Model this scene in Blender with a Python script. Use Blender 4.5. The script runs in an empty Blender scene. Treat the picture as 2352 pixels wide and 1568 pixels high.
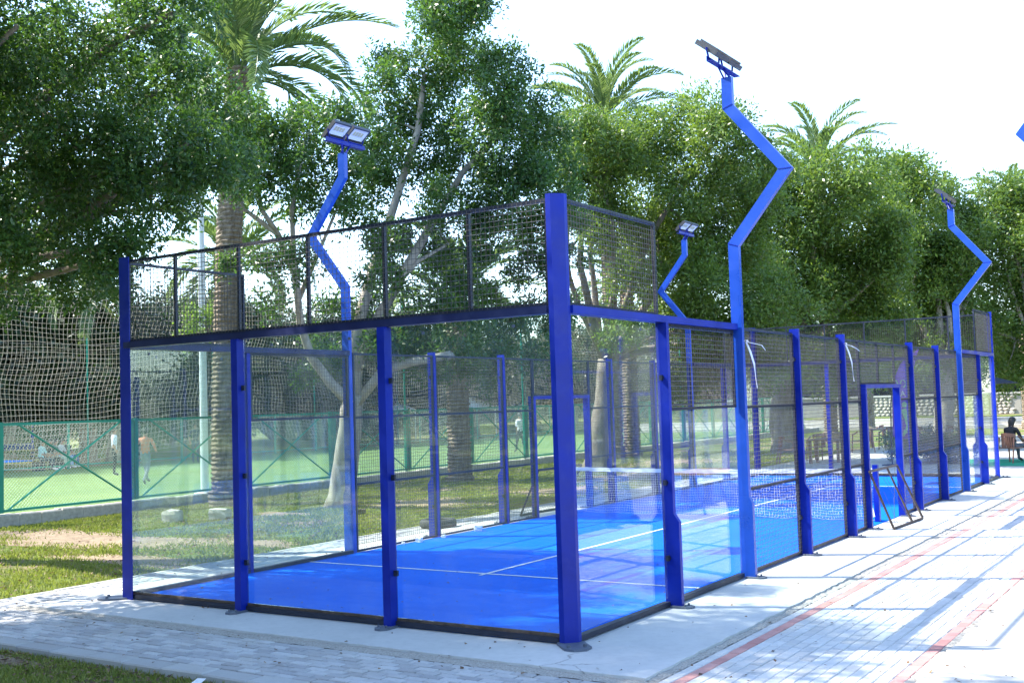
import bpy, math, random
import numpy as np
from mathutils import Vector, Matrix

SC = bpy.context.scene
COL = SC.collection
R = math.radians
random.seed(7)
rng = np.random.default_rng(11)

# ------------------------------------------------------------------ camera
CAM_P = np.array([4.884, -8.3144, 2.0758])
YAW, PITCH, ROLL, FOC = 0.5771, 0.0563, -0.0313, 2572.42
_f = np.array([-math.sin(YAW) * math.cos(PITCH), math.cos(YAW) * math.cos(PITCH), math.sin(PITCH)])
_r = np.cross(_f, [0, 0, 1]); _r /= np.linalg.norm(_r); _u = np.cross(_r, _f)
_rt = math.cos(ROLL) * _r + math.sin(ROLL) * _u
_up = math.cos(ROLL) * _u - math.sin(ROLL) * _r
cam = bpy.data.cameras.new('camera')
cam.sensor_width = 36.0
cam.lens = FOC / 2352 * 36
cam.clip_end = 3000
camo = bpy.data.objects.new('camera', cam)
COL.objects.link(camo)
camo.matrix_world = Matrix(((_rt[0], _up[0], -_f[0], CAM_P[0]), (_rt[1], _up[1], -_f[1], CAM_P[1]),
                            (_rt[2], _up[2], -_f[2], CAM_P[2]), (0, 0, 0, 1)))
SC.camera = camo

def at(x, y, d):
    """a point seen in the direction of photo position (x, y) at the distance d in metres"""
    v = _f + _rt * (x - 1176) / FOC - _up * (y - 784) / FOC
    return CAM_P + v / np.linalg.norm(v) * d

# ------------------------------------------------------------------ light
SUN = np.array([0.81, 0.33, -1.0])
W = bpy.data.worlds.new('World'); SC.world = W; W.use_nodes = True
nt = W.node_tree; nt.nodes.clear()
sky = nt.nodes.new('ShaderNodeTexSky'); sky.sky_type = 'NISHITA'; sky.sun_disc = False
sky.sun_elevation = R(48.8); sky.sun_rotation = math.atan2(-0.81, -0.33)
sky.air_density = 1.0; sky.dust_density = 0.7; sky.ozone_density = 2.5
bg = nt.nodes.new('ShaderNodeBackground'); bg.inputs[1].default_value = 0.15
wo = nt.nodes.new('ShaderNodeOutputWorld')
nt.links.new(sky.outputs[0], bg.inputs[0]); nt.links.new(bg.outputs[0], wo.inputs[0])
sl = bpy.data.lights.new('sun', 'SUN'); sl.energy = 3.0; sl.angle = R(0.55); sl.color = (1, 0.95, 0.86)
so = bpy.data.objects.new('sun', sl); COL.objects.link(so)
so.rotation_euler = Vector(SUN).to_track_quat('-Z', 'Y').to_euler(); so.location = (-20, -10, 30)
SC.view_settings.view_transform = 'Standard'; SC.view_settings.look = 'None'
SC.view_settings.gamma = 1; SC.view_settings.exposure = 2.2
SC.view_settings.use_curve_mapping = False
SC.render.engine = 'CYCLES'
SC.cycles.use_denoising = True
SC.cycles.max_bounces = 8; SC.cycles.transparent_max_bounces = 40
SC.cycles.diffuse_bounces = 3; SC.cycles.glossy_bounces = 3; SC.cycles.transmission_bounces = 4
SC.cycles.caustics_reflective = False; SC.cycles.caustics_refractive = False
SC.cycles.sample_clamp_indirect = 6

# ------------------------------------------------------------------ materials
class N:
    def __init__(s, name):
        s.m = bpy.data.materials.new(name); s.m.use_nodes = True
        s.t = s.m.node_tree; s.t.nodes.clear()
        s.out = s.t.nodes.new('ShaderNodeOutputMaterial')
    def n(s, typ, **k):
        o = s.t.nodes.new('ShaderNode' + typ)
        for a, b in k.items():
            if a.startswith('i_'):
                o.inputs[a[2:].replace('_', ' ')].default_value = b
            else: setattr(o, a, b)
        return o
    def l(s, a, b): s.t.links.new(a, b)
    def coord(s, world=False):
        if world: return s.n('NewGeometry').outputs['Position']
        return s.n('TexCoord').outputs['Object']
    def noise(s, scale, detail=4, rough=.6, world=False, vec=None):
        o = s.n('TexNoise', i_Scale=scale, i_Detail=detail, i_Roughness=rough)
        s.l(vec if vec is not None else s.coord(world), o.inputs['Vector']); return o.outputs[0]
    def ramp(s, fac, stops):
        o = s.n('ValToRGB'); e = o.color_ramp.elements
        while len(e) < len(stops): e.new(0.5)
        for k, (p, c) in enumerate(stops):
            e[k].position = p; e[k].color = (c[0], c[1], c[2], 1) if not np.isscalar(c) else (c, c, c, 1)
        s.l(fac, o.inputs[0]); return o.outputs[0]
    def mix(s, fac, a, b, mode='MIX'):
        o = s.n('Mix', data_type='RGBA', blend_type=mode)
        for sock, v in ((o.inputs[0], fac), (o.inputs[6], a), (o.inputs[7], b)):
            if hasattr(v, 'links') or hasattr(v, 'is_linked'): s.l(v, sock)
            elif np.isscalar(v): sock.default_value = v
            else: sock.default_value = (v[0], v[1], v[2], 1)
        return o.outputs[2]
    def pbsdf(s, col, rough=.5, metal=0, bump=None, bs=.2, bd=.01, spec=.5):
        p = s.n('BsdfPrincipled')
        for sock, v in ((p.inputs['Base Color'], col), (p.inputs['Roughness'], rough)):
            if hasattr(v, 'is_linked'): s.l(v, sock)
            elif np.isscalar(v): sock.default_value = v
            else: sock.default_value = (v[0], v[1], v[2], 1)
        p.inputs['Metallic'].default_value = metal
        p.inputs['Specular IOR Level'].default_value = spec
        if bump is not None:
            b = s.n('Bump', i_Strength=bs, i_Distance=bd); s.l(bump, b.inputs['Height']); s.l(b.outputs[0], p.inputs['Normal'])
        return p
    def done(s, sh):
        s.l(sh.outputs[0] if hasattr(sh, 'outputs') else sh, s.out.inputs[0]); return s.m

def plain(name, col, rough=.5, metal=0, var=.15, scale=6, bump=0.0, spec=.5):
    a = N(name); nz = a.noise(scale, 5)
    c0 = tuple(max(0, c * (1 - var)) for c in col); c1 = tuple(min(1, c * (1 + var)) for c in col)
    c = a.ramp(nz, [(.3, c0), (.7, c1)])
    return a.done(a.pbsdf(c, rough, metal, nz if bump else None, bump, .01, spec))

def paint(name, col, worn=(.25, .25, .27), rough=.32, spec=.45):
    a = N(name)
    n1 = a.noise(2.2, 5); n2 = a.noise(38, 3, .7)
    c = a.ramp(n1, [(.3, tuple(x * .8 for x in col)), (.72, tuple(min(1, x * 1.2) for x in col))])
    chips = a.ramp(n2, [(.755, 0), (.78, 1)])
    c = a.mix(chips, c, worn)
    dust = a.ramp(a.noise(5, 6, .7), [(.5, 0), (.9, .07)])
    c = a.mix(dust, c, (.25, .32, .48))
    rg = a.ramp(n1, [(.3, rough * .8), (.7, rough * 1.5)])
    return a.done(a.pbsdf(c, rg, 0, n2, .04, .002, spec))

M = {}
M['blue'] = paint('blue_steel_paint', (.0015, .016, .27), (.16, .22, .40), .36, .3)
M['bluelit'] = paint('sunlit_blue_paint', (.012, .07, .42), (.30, .34, .42), .28)  # lighter copy of the steel blue: sunlight and sky sheen painted into the poles
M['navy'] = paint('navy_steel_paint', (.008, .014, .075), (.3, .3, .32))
M['dark'] = paint('dark_steel_paint', (.014, .018, .035), (.2, .13, .09), .4)
M['wire'] = plain('wire_coating', (.075, .072, .066), .45, 0, .3, 20)
M['green'] = paint('green_steel_paint', (.012, .26, .17), (.2, .2, .2), .4)
M['chain'] = plain('chain_wire', (.18, .30, .26), .4, .3, .2)
M['cord'] = plain('netting_cord', (.46, .43, .35), .8, 0, .2, 3)
M['white'] = plain('white_webbing', (.75, .76, .78), .6, 0, .12, 9)
M['plate'] = paint('base_plate_steel', (.09, .11, .15), (.25, .12, .06), .5)
M['black'] = plain('black_plastic', (.014, .014, .017), .4)
M['grey'] = plain('grey_housing', (.05, .055, .065), .42)
M['lens'] = plain('lamp_reflector', (.82, .86, .88), .25, 0, .04)
M['led'] = plain('led_phosphor', (.60, .58, .36), .5, 0, .05)
M['rust'] = plain('rusty_steel', (.09, .065, .05), .7, .2, .5, 14, .2)
M['rubber'] = plain('tyre_rubber', (.03, .03, .032), .75, 0, .3, 25, .3)
M['stone'] = plain('stone_block', (.42, .39, .33), .9, 0, .25, 9, .5)
M['red'] = None
M['purple'] = plain('flag_fabric', (.22, .08, .55), .7, 0, .12, 3)
M['lime'] = plain('flag_print', (.32, .62, .33), .7, 0, .05)
M['brown'] = plain('brown_plastic', (.24, .115, .08), .45, 0, .12)
M['binw'] = plain('bin_plastic', (.62, .64, .66), .45, 0, .12)
M['orange'] = plain('orange_board', (.42, .16, .07), .55, 0, .2)
M['skin'] = plain('skin', (.34, .19, .12), .5, 0, .08)
M['hair'] = plain('hair', (.012, .010, .009), .5)
M['palmbark'] = None

def turf(name, c0, c1, fine=240, big=.6):
    a = N(name); p = a.coord(True)
    n1 = a.noise(big, 5, .6, vec=p); n2 = a.noise(fine, 3, .7, vec=p); n3 = a.noise(11, 6, .7, vec=p)
    c = a.ramp(n1, [(.3, c0), (.7, c1)])
    c = a.mix(a.ramp(n2, [(.35, 0), (.75, .45)]), c, tuple(x * .55 for x in c0))
    c = a.mix(a.ramp(n3, [(.6, 0), (.85, .10)]), c, (.40, .42, .44))
    return a.done(a.pbsdf(c, .9, 0, n2, .35, .006, .12))
M['court'] = turf('blue_court_turf', (.0, .115, .70), (.0, .155, .84))
M['line'] = turf('white_turf_line', (.70, .72, .74), (.8, .82, .84))
M['pitch'] = turf('green_pitch_turf', (.095, .165, .045), (.14, .215, .058), 160, .4)
M['mat'] = turf('green_mat', (.02, .24, .14), (.03, .3, .18))

def concrete(name, c0, c1):
    a = N(name); p = a.coord(True)
    n1 = a.noise(.7, 6, .65, vec=p); n2 = a.noise(14, 6, .7, vec=p); n3 = a.noise(160, 3, .6, vec=p)
    c = a.ramp(n1, [(.28, c0), (.72, c1)])
    c = a.mix(a.ramp(n2, [(.45, 0), (.85, .3)]), c, tuple(x * .6 for x in c0))
    v = a.n('TexVoronoi', feature='DISTANCE_TO_EDGE', i_Scale=.55)
    nz = a.n('TexNoise', i_Scale=2.2, i_Detail=5.0); a.l(p, nz.inputs['Vector'])
    va = a.n('VectorMath', operation='MULTIPLY_ADD'); a.l(nz.outputs['Color'], va.inputs[0])
    va.inputs[1].default_value = (.5, .5, .5); a.l(p, va.inputs[2]); a.l(va.outputs[0], v.inputs['Vector'])
    cr = a.ramp(v.outputs['Distance'], [(.0, .75), (.006, 0)])
    gate_ = a.ramp(a.noise(.45, 2, .5, vec=p), [(.55, 0), (.62, 1)])
    cm = a.n('Math', operation='MULTIPLY'); a.l(cr, cm.inputs[0]); a.l(gate_, cm.inputs[1])
    c = a.mix(cm.outputs[0], c, (.16, .15, .14))
    h = a.n('Math', operation='ADD'); a.l(n2, h.inputs[0]); a.l(n3, h.inputs[1])
    return a.done(a.pbsdf(c, .88, 0, h.outputs[0], .25, .004, .3))
M['slab'] = concrete('concrete_slab', (.42, .43, .42), (.56, .56, .54))
M['slab2'] = concrete('old_concrete', (.40, .39, .36), (.55, .53, .49))
M['plaza'] = concrete('plaza_paving', (.40, .38, .33), (.52, .49, .43))
M['mortar'] = plain('rough_mortar', (.34, .32, .28), .95, 0, .35, 60, .9)
M['joint'] = plain('joint_sand', (.13, .10, .075), .95, 0, .3, 30, .4)
M['joint2'] = plain('pale_joint_sand', (.36, .34, .30), .95, 0, .3, 30, .4)

def paver_mat(name, c0, c1, stain=(.30, .25, .18)):
    a = N(name)
    ri = a.n('ObjectInfo').outputs['Random']; ii = a.n('NewGeometry').outputs['Random Per Island']
    ad = a.n('Math', operation='ADD'); a.l(ri, ad.inputs[0]); a.l(ii, ad.inputs[1])
    fr = a.n('Math', operation='FRACT'); a.l(ad.outputs[0], fr.inputs[0])
    c = a.ramp(fr.outputs[0], [(0, c0), (.8, c1), (1, tuple(x * .9 for x in c0))])
    p = a.coord(True)
    c = a.mix(a.ramp(a.noise(1.1, 5, .7, vec=p), [(.45, 0), (.8, .5)]), c, stain)
    n2 = a.noise(90, 4, .7, vec=p)
    c = a.mix(a.ramp(n2, [(.4, 0), (.8, .3)]), c, tuple(x * .6 for x in c0))
    return a.done(a.pbsdf(c, .85, 0, n2, .3, .003, .3))
M['paver'] = paver_mat('grey_paver', (.33, .33, .33), (.50, .50, .49))
M['palepaver'] = paver_mat('pale_paver', (.47, .47, .46), (.58, .58, .56), (.46, .43, .38))
M['redpaver'] = paver_mat('red_paver', (.42, .20, .18), (.52, .28, .25), (.48, .32, .28))
M['kerb'] = paver_mat('kerb_stone', (.33, .33, .32), (.44, .44, .42))

def ground_mat():
    a = N('lawn_ground'); p = a.coord(True)
    n1 = a.noise(.42, 5, .62, vec=p); n2 = a.noise(5, 6, .7, vec=p); n3 = a.noise(70, 4, .7, vec=p)
    g = a.ramp(n2, [(.3, (.085, .120, .022)), (.55, (.155, .195, .036)), (.8, (.25, .25, .07))])
    d = a.ramp(n2, [(.3, (.20, .14, .085)), (.7, (.36, .28, .18))])
    ad = a.n('Math', operation='MULTIPLY_ADD'); a.l(n2, ad.inputs[0]); ad.inputs[1].default_value = .35; a.l(n1, ad.inputs[2])
    f = a.ramp(ad.outputs[0], [(.69, 0), (.77, 1)])
    c = a.mix(f, g, d)
    c = a.mix(a.ramp(n3, [(.35, 0), (.8, .6)]), c, (.03, .045, .012))
    return a.done(a.pbsdf(c, .95, 0, n3, .8, .02, .15))
M['ground'] = ground_mat()

def leaf_mat(name, stops, trans=(.16, .34, .03), tf=.30, rough=.38):
    a = N(name)
    ii = a.n('NewGeometry').outputs['Random Per Island']
    c = a.ramp(ii, stops)
    p = a.pbsdf(c, rough, spec=.45)
    t = a.n('BsdfTranslucent'); t.inputs[0].default_value = (*trans, 1)
    m = a.n('MixShader'); m.inputs[0].default_value = tf
    a.l(p.outputs[0], m.inputs[1]); a.l(t.outputs[0], m.inputs[2]); return a.done(m)
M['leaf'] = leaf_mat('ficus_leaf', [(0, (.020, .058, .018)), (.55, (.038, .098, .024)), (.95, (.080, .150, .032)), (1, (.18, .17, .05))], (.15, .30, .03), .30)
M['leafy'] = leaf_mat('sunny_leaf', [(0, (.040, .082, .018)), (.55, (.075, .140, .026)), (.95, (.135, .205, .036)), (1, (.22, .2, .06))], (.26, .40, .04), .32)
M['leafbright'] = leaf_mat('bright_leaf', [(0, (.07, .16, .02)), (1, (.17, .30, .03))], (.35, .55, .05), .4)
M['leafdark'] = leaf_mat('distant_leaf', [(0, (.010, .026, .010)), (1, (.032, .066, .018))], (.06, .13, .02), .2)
M['frond'] = leaf_mat('palm_frond', [(0, (.070, .125, .05)), (.6, (.13, .20, .075)), (1, (.22, .27, .12))], (.26, .38, .09), .32, .42)
M['hedge'] = leaf_mat('hedge_leaf', [(0, (.05, .10, .06)), (1, (.13, .19, .12))], (.15, .26, .08), .25)
M['grass'] = leaf_mat('grass_blade', [(0, (.080, .115, .016)), (.6, (.165, .195, .036)), (1, (.32, .28, .10))], (.30, .36, .05), .38, .6)
M['deadleaf'] = leaf_mat('fallen_leaf', [(0, (.06, .035, .02)), (.6, (.16, .085, .04)), (1, (.28, .19, .10))], (.2, .1, .04), .15, .7)

def bark(name, c0, c1, sc=7):
    a = N(name); p = a.coord()
    mp = a.n('Mapping'); mp.inputs['Scale'].default_value = (1, 1, .25); a.l(p, mp.inputs[0])
    n1 = a.noise(sc, 7, .7, vec=mp.outputs[0])
    c = a.ramp(n1, [(.3, c0), (.7, c1)])
    return a.done(a.pbsdf(c, .9, 0, n1, .6, .03, .2))
M['bark'] = bark('ficus_bark', (.14, .115, .09), (.33, .29, .24))
M['palebark'] = bark('pale_bark', (.24, .21, .17), (.46, .42, .36))
M['palmbark'] = bark('palm_bark', (.10, .075, .05), (.36, .29, .21), 12)

def glass_mat():
    a = N('tempered_glass')
    lw = a.n('LayerWeight', i_Blend=.5)
    p5 = a.n('Math', operation='POWER'); a.l(lw.outputs['Facing'], p5.inputs[0]); p5.inputs[1].default_value = 5
    fr = a.n('Math', operation='MULTIPLY_ADD'); a.l(p5.outputs[0], fr.inputs[0]); fr.inputs[1].default_value = .955; fr.inputs[2].default_value = .045
    tr = a.n('BsdfTransparent'); tr.inputs[0].default_value = (.925, .972, .955, 1)
    gl = a.n('BsdfGlossy'); gl.inputs['Roughness'].default_value = .0; gl.inputs[0].default_value = (1, 1, 1, 1)
    m = a.n('MixShader'); a.l(fr.outputs[0], m.inputs[0]); a.l(tr.outputs[0], m.inputs[1]); a.l(gl.outputs[0], m.inputs[2])
    p = a.coord(True)
    mp = a.n('Mapping'); mp.inputs['Scale'].default_value = (1, 1, .35); a.l(p, mp.inputs[0])
    d1 = a.ramp(a.noise(2.0, 6, .7, vec=mp.outputs[0]), [(.3, .008), (.8, .07)])
    d2 = a.ramp(a.noise(60, 3, .6, vec=p), [(.66, 0), (.74, .22)])
    s = a.n('Math', operation='ADD'); a.l(d1, s.inputs[0]); a.l(d2, s.inputs[1])
    d2b = a.n('Math', operation='MULTIPLY'); a.l(s.outputs[0], d2b.inputs[0]); d2b.inputs[1].default_value = .8
    df = a.n('BsdfDiffuse'); df.inputs[0].default_value = (.8, .86, .84, 1)
    tl = a.n('BsdfTranslucent'); tl.inputs[0].default_value = (.8, .86, .84, 1)
    mm = a.n('MixShader'); mm.inputs[0].default_value = .5; a.l(df.outputs[0], mm.inputs[1]); a.l(tl.outputs[0], mm.inputs[2])
    m2 = a.n('MixShader'); a.l(d2b.outputs[0], m2.inputs[0]); a.l(m.outputs[0], m2.inputs[1]); a.l(mm.outputs[0], m2.inputs[2])
    return a.done(m2)
M['glass'] = glass_mat()

# ------------------------------------------------------------------ mesh helpers
def link(name, me, parent=None):
    o = bpy.data.objects.new(name, me); COL.objects.link(o)
    if parent is not None: o.parent = parent
    return o
def tag(o, label=None, cat=None, group=None, kind=None):
    if label: o['label'] = label
    if cat: o['category'] = cat
    if group: o['group'] = group
    if kind: o['kind'] = kind
    return o
def empty(name, loc=(0, 0, 0), rz=0):
    o = bpy.data.objects.new(name, None); COL.objects.link(o)
    o.location = loc; o.rotation_euler = (0, 0, rz); o.empty_display_size = .2
    return o
def copy_tree(o, parent=None):
    c = o.copy(); COL.objects.link(c)
    if parent is not None: c.parent = parent
    for ch in list(o.children): copy_tree(ch, c)
    return c

class MB:
    def __init__(s): s.v = []; s.f = []; s.mi = []
    def add(s, vs, fs, m=0):
        b = len(s.v); s.v += [tuple(map(float, p)) for p in vs]
        for f in fs: s.f.append(tuple(b + i for i in f)); s.mi.append(m)
        return s
    def box(s, x0, x1, y0, y1, z0, z1, m=0):
        if x1 < x0: x0, x1 = x1, x0
        if y1 < y0: y0, y1 = y1, y0
        return s.add([(x, y, z) for z in (z0, z1) for y in (y0, y1) for x in (x0, x1)],
              [(0, 2, 3, 1), (4, 5, 7, 6), (0, 1, 5, 4), (2, 6, 7, 3), (0, 4, 6, 2), (1, 3, 7, 5)], m)
    def cbox(s, x0, x1, y0, y1, z0, z1, c=.006, m=0):
        """box with its top edges chamfered"""
        a = [(x0, y0), (x1, y0), (x1, y1), (x0, y1)]
        b = [(x0 + c, y0 + c), (x1 - c, y0 + c), (x1 - c, y1 - c), (x0 + c, y1 - c)]
        vs = [(*p, z0) for p in a] + [(*p, z1 - c) for p in a] + [(*p, z1) for p in b]
        fs = [(8, 9, 10, 11)]
        for i in range(4):
            j = (i + 1) % 4; fs += [(i, j, 4 + j, 4 + i), (4 + i, 4 + j, 8 + j, 8 + i)]
        return s.add(vs, fs, m)
    def prism(s, poly, d0, d1, fn, m=0):
        """extrude a 2D polygon between d0 and d1; fn(a, b, d) -> point"""
        n = len(poly)
        vs = [fn(a, b, d0) for a, b in poly] + [fn(a, b, d1) for a, b in poly]
        fs = [tuple(range(n))[::-1], tuple(range(n, 2 * n))] + [(i, (i + 1) % n, n + (i + 1) % n, n + i) for i in range(n)]
        return s.add(vs, fs, m)
    def tube(s, p0, p1, r0, r1=None, n=6, cap=True, m=0):
        return s.path([p0, p1], [r0, r1 if r1 is not None else r0], n, cap, m)
    def path(s, pts, rs, n=6, cap=True, m=0):
        pts = [np.array(p, float) for p in pts]
        if np.isscalar(rs): rs = [rs] * len(pts)
        rings = []; prev = None
        for i, p in enumerate(pts):
            t = pts[min(i + 1, len(pts) - 1)] - pts[max(i - 1, 0)]
            t = t / (np.linalg.norm(t) + 1e-9)
            if prev is None:
                a = np.cross(t, [0, 0, 1.0] if abs(t[2]) < .9 else [1.0, 0, 0])
            else: a = prev - t * (prev @ t)
            a /= np.linalg.norm(a) + 1e-9; prev = a; b = np.cross(t, a)
            rings.append([p + rs[i] * (math.cos(2 * math.pi * k / n) * a + math.sin(2 * math.pi * k / n) * b) for k in range(n)])
        vs = [q for r in rings for q in r]; fs = []
        for i in range(len(pts) - 1):
            for k in range(n):
                k2 = (k + 1) % n; fs.append((i * n + k, i * n + k2, (i + 1) * n + k2, (i + 1) * n + k))
        if cap:
            fs.append(tuple(range(n))[::-1]); fs.append(tuple((len(pts) - 1) * n + k for k in range(n)))
        return s.add(vs, fs, m)
    def mesh(s, name, mats, smooth=False):
        me = bpy.data.meshes.new(name); me.from_pydata(s.v, [], s.f)
        if not isinstance(mats, (list, tuple)): mats = [mats]
        for m in mats: me.materials.append(m)
        if len(mats) > 1: me.polygons.foreach_set('material_index', s.mi)
        if smooth: me.polygons.foreach_set('use_smooth', [True] * len(me.polygons))
        me.update(); return me
    def build(s, name, mats, parent=None, smooth=False):
        return link(name, s.mesh(name, mats, smooth), parent)

def np_mesh(name, V, F, mat):
    """V (n,3), F (m,k) arrays -> mesh"""
    me = bpy.data.meshes.new(name); k = F.shape[1]
    me.vertices.add(len(V)); me.vertices.foreach_set('co', V.astype(np.float32).ravel())
    me.loops.add(F.size); me.loops.foreach_set('vertex_index', F.astype(np.int32).ravel())
    me.polygons.add(len(F)); me.polygons.foreach_set('loop_start', np.arange(0, F.size, k, dtype=np.int32))
    try: me.polygons.foreach_set('loop_total', np.full(len(F), k, np.int32))
    except Exception: pass
    me.materials.append(mat); me.update(calc_edges=True); me.validate(); return me

def wires(P0, P1, r):
    """thin three-sided wires from arrays of end points; returns V, F"""
    P0 = np.asarray(P0, float); P1 = np.asarray(P1, float)
    t = P1 - P0; t /= np.linalg.norm(t, axis=1, keepdims=True) + 1e-9
    ref = np.where(np.abs(t[:, 2:3]) < .9, [[0, 0, 1.0]], [[1.0, 0, 0]])
    a = np.cross(t, ref); a /= np.linalg.norm(a, axis=1, keepdims=True); b = np.cross(t, a)
    n = len(P0); V = np.zeros((n, 6, 3))
    for k in range(3):
        o = r * (math.cos(2.0944 * k) * a + math.sin(2.0944 * k) * b)
        V[:, k] = P0 + o; V[:, 3 + k] = P1 + o
    base = (np.arange(n) * 6)[:, None]
    F = np.concatenate([base + np.array([[k, (k + 1) % 3, 3 + (k + 1) % 3, 3 + k]]) for k in range(3)])
    return V.reshape(-1, 3), F

# ------------------------------------------------------------------ ground and setting
GZ = -.07
def sheet(name, x0, x1, y0, y1, z, mat, parent=None):
    o = MB().add([(x0, y0, z), (x1, y0, z), (x1, y1, z), (x0, y1, z)], [(0, 1, 2, 3)]).build(name, mat, parent)
    if parent is None: tag(o, kind='structure')
    return o
sheet('ground', -900, 900, -900, 900, GZ, M['ground'])
sheet('football_pitch', -36.5, -16.6, -12, 62, -.03, M['pitch'])
sheet('plaza_paving', -7.3, 26, 20.72, 47, -.012, M['plaza'])

def rough_slab(name, x0, x1, y0, y1, z1, mat, amp=.012, step=.11):
    """concrete slab whose edges are slightly broken"""
    pts = []
    def run(a, b):
        n = max(2, int(math.dist(a, b) / step))
        for i in range(n):
            t = i / n; j = (random.uniform(-amp, amp), random.uniform(-amp, amp)) if i else (0, 0)
            pts.append((a[0] + (b[0] - a[0]) * t + j[0], a[1] + (b[1] - a[1]) * t + j[1]))
    c = [(x0, y0), (x1, y0), (x1, y1), (x0, y1)]
    for i in range(4): run(c[i], c[(i + 1) % 4])
    o = MB().prism(pts, -.06, z1, lambda a, b, d: (a, b, d)).build(name, mat)
    return tag(o, kind='structure')
rough_slab('court_slab', -6.65, 1.03, -.72, 20.7, .014, M['slab'])
rough_slab('neighbour_slab', 2.80, 14, -.72, 20.7, .012, M['slab2'], .03)
for (a, b, c, d) in ((-7.32, 1.12, -1.88, -.70), (-7.32, -6.64, -.70, 20.7), (1.12, 2.84, -8, 20.7)):
    tag(MB().box(a, b, c, d, -.065, -.008 if a > 0 else -.012).build('paving_bed', M['joint2' if a > 0 else 'joint']), kind='structure')
tag(MB().box(2.86, 14, -12, -.74, -.065, -.006).build('walkway_concrete', M['slab2']), kind='structure')

def mortar(name, x0, x1, y0, y1):
    """rough strip of spilled mortar"""
    L = max(x1 - x0, y1 - y0); n = int(L / .05); along_x = (x1 - x0) > (y1 - y0)
    V = []; F = []
    k = 6
    for i in range(n + 1):
        for j in range(k):
            a = i / n; b = j / (k - 1)
            e = random.uniform(-.008, .008)
            x, y = (x0 + (x1 - x0) * a, y0 + (y1 - y0) * b + e) if along_x else (x0 + (x1 - x0) * b + e, y0 + (y1 - y0) * a)
            V.append((x, y, -.010 + random.uniform(0, .011)))
    for i in range(n):
        for j in range(k - 1): F.append((i * k + j, (i + 1) * k + j, (i + 1) * k + j + 1, i * k + j + 1))
    o = MB().add(V, F).build(name, M['mortar']); return tag(o, kind='structure')
mortar('mortar_strip', -6.77, 1.14, -.90, -.71)
mortar('mortar_strip', 1.02, 1.13, -.71, 20.6)
mortar('mortar_strip', -6.77, -6.64, -.71, 20.6)
mortar('mortar_strip', 2.72, 2.84, -7, 20.6)

def paving(name, cells, mat, piece='paver', limit=290, g=.0065):
    """cells: (x0, x1, y0, y1, mat). The pieces that show largest are objects, the rest one part."""
    root = empty(name, (0, 0, 0)); tag(root, kind='structure')
    def d(c):
        x, y = (c[0] + c[1]) / 2, (c[2] + c[3]) / 2
        v = np.array([x, y, 0]) - CAM_P; z = v @ _f
        px = 1176 + FOC * (v @ _rt) / z; py = 784 - FOC * (v @ _up) / z
        out = 0 if (-60 < px < 2412 and py < 1620 and z > 0) else 500
        return np.linalg.norm(v) + out
    cells = sorted(cells, key=d)
    cache = {}; rest = {}
    for i, (x0, x1, y0, y1, m) in enumerate(cells):
        w, l = round(x1 - x0 - 2 * g, 4), round(y1 - y0 - 2 * g, 4)
        cx, cy = (x0 + x1) / 2, (y0 + y1) / 2; dz = random.uniform(-.005, .002)
        if i < limit:
            key = (w, l, m)
            if key not in cache:
                cache[key] = MB().cbox(-w / 2, w / 2, -l / 2, l / 2, -.05, 0, .006).mesh(piece, M[m])
            o = link(piece, cache[key], root); o.location = (cx, cy, dz)
            o.rotation_euler = (random.uniform(-.006, .006), random.uniform(-.006, .006), random.uniform(-.008, .008))
        else:
            rest.setdefault(m, MB()).cbox(cx - w / 2, cx + w / 2, cy - l / 2, cy + l / 2, -.05, dz, .006)
    for m, b in rest.items():
        tag(b.build('paver_field', M[m], root), kind='stuff')
    return root
cells = []
rows = np.linspace(-1.86, -.90, 11)
for r in range(10):
    off = .1 * (r % 2) + random.uniform(-.02, .02); x = -7.3 + off - .2
    while x < 1.1:
        a, b = max(x, -7.3), min(x + .2, 1.12)
        if b - a > .04: cells.append((a, b, rows[r], rows[r + 1], 'paver'))
        x += .2
paving('front_path', cells, M['paver'])
cells = []
cols = np.linspace(-7.3, -6.77, 6)
for r in range(5):
    y = -.89 + .1 * (r % 2) - .2
    while y < 20.6:
        a, b = max(y, -.89), y + .2
        if b - a > .04: cells.append((cols[r], cols[r + 1], a, b, 'paver'))
        y += .2
paving('side_path', cells, M['paver'], limit=200)
cells = []
xs = [1.135, 1.225, 1.325] + list(np.linspace(1.325, 2.62, 14))[1:] + [2.72]
for r in range(len(xs) - 1):
    red = r in (1, len(xs) - 2); y = -5.9 + .1 * (r % 2); L = .2
    while y < 20.6:
        cells.append((xs[r], xs[r + 1], y, min(y + L, 20.62), 'redpaver' if red else 'palepaver')); y += L
paving('walkway_paving', cells, M['paver'], g=.002)
# kerb stones
def kerb(name, spots, size, mat):
    root = empty(name); tag(root, kind='structure'); me = {}
    for (x, y) in spots:
        if 'k' not in me: me['k'] = MB().cbox(-size[0] / 2, size[0] / 2, -size[1] / 2, size[1] / 2, -size[2], 0, .012).mesh('kerb_stone', mat)
        o = link('kerb_stone', me['k'], root); o.location = (x, y, random.uniform(-.004, .004))
        o.rotation_euler = (random.uniform(-.012, .012), random.uniform(-.008, .008), random.uniform(-.012, .012))
    return root
kerb('front_kerb', [(-9.5 + .5 * i, -1.975) for i in range(21)], (.49, .2, .16), M['kerb'])
kerb('side_kerb', [(-7.37, -1.6 + .5 * i) for i in range(45)], (.11, .49, .14), M['kerb'])

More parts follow.
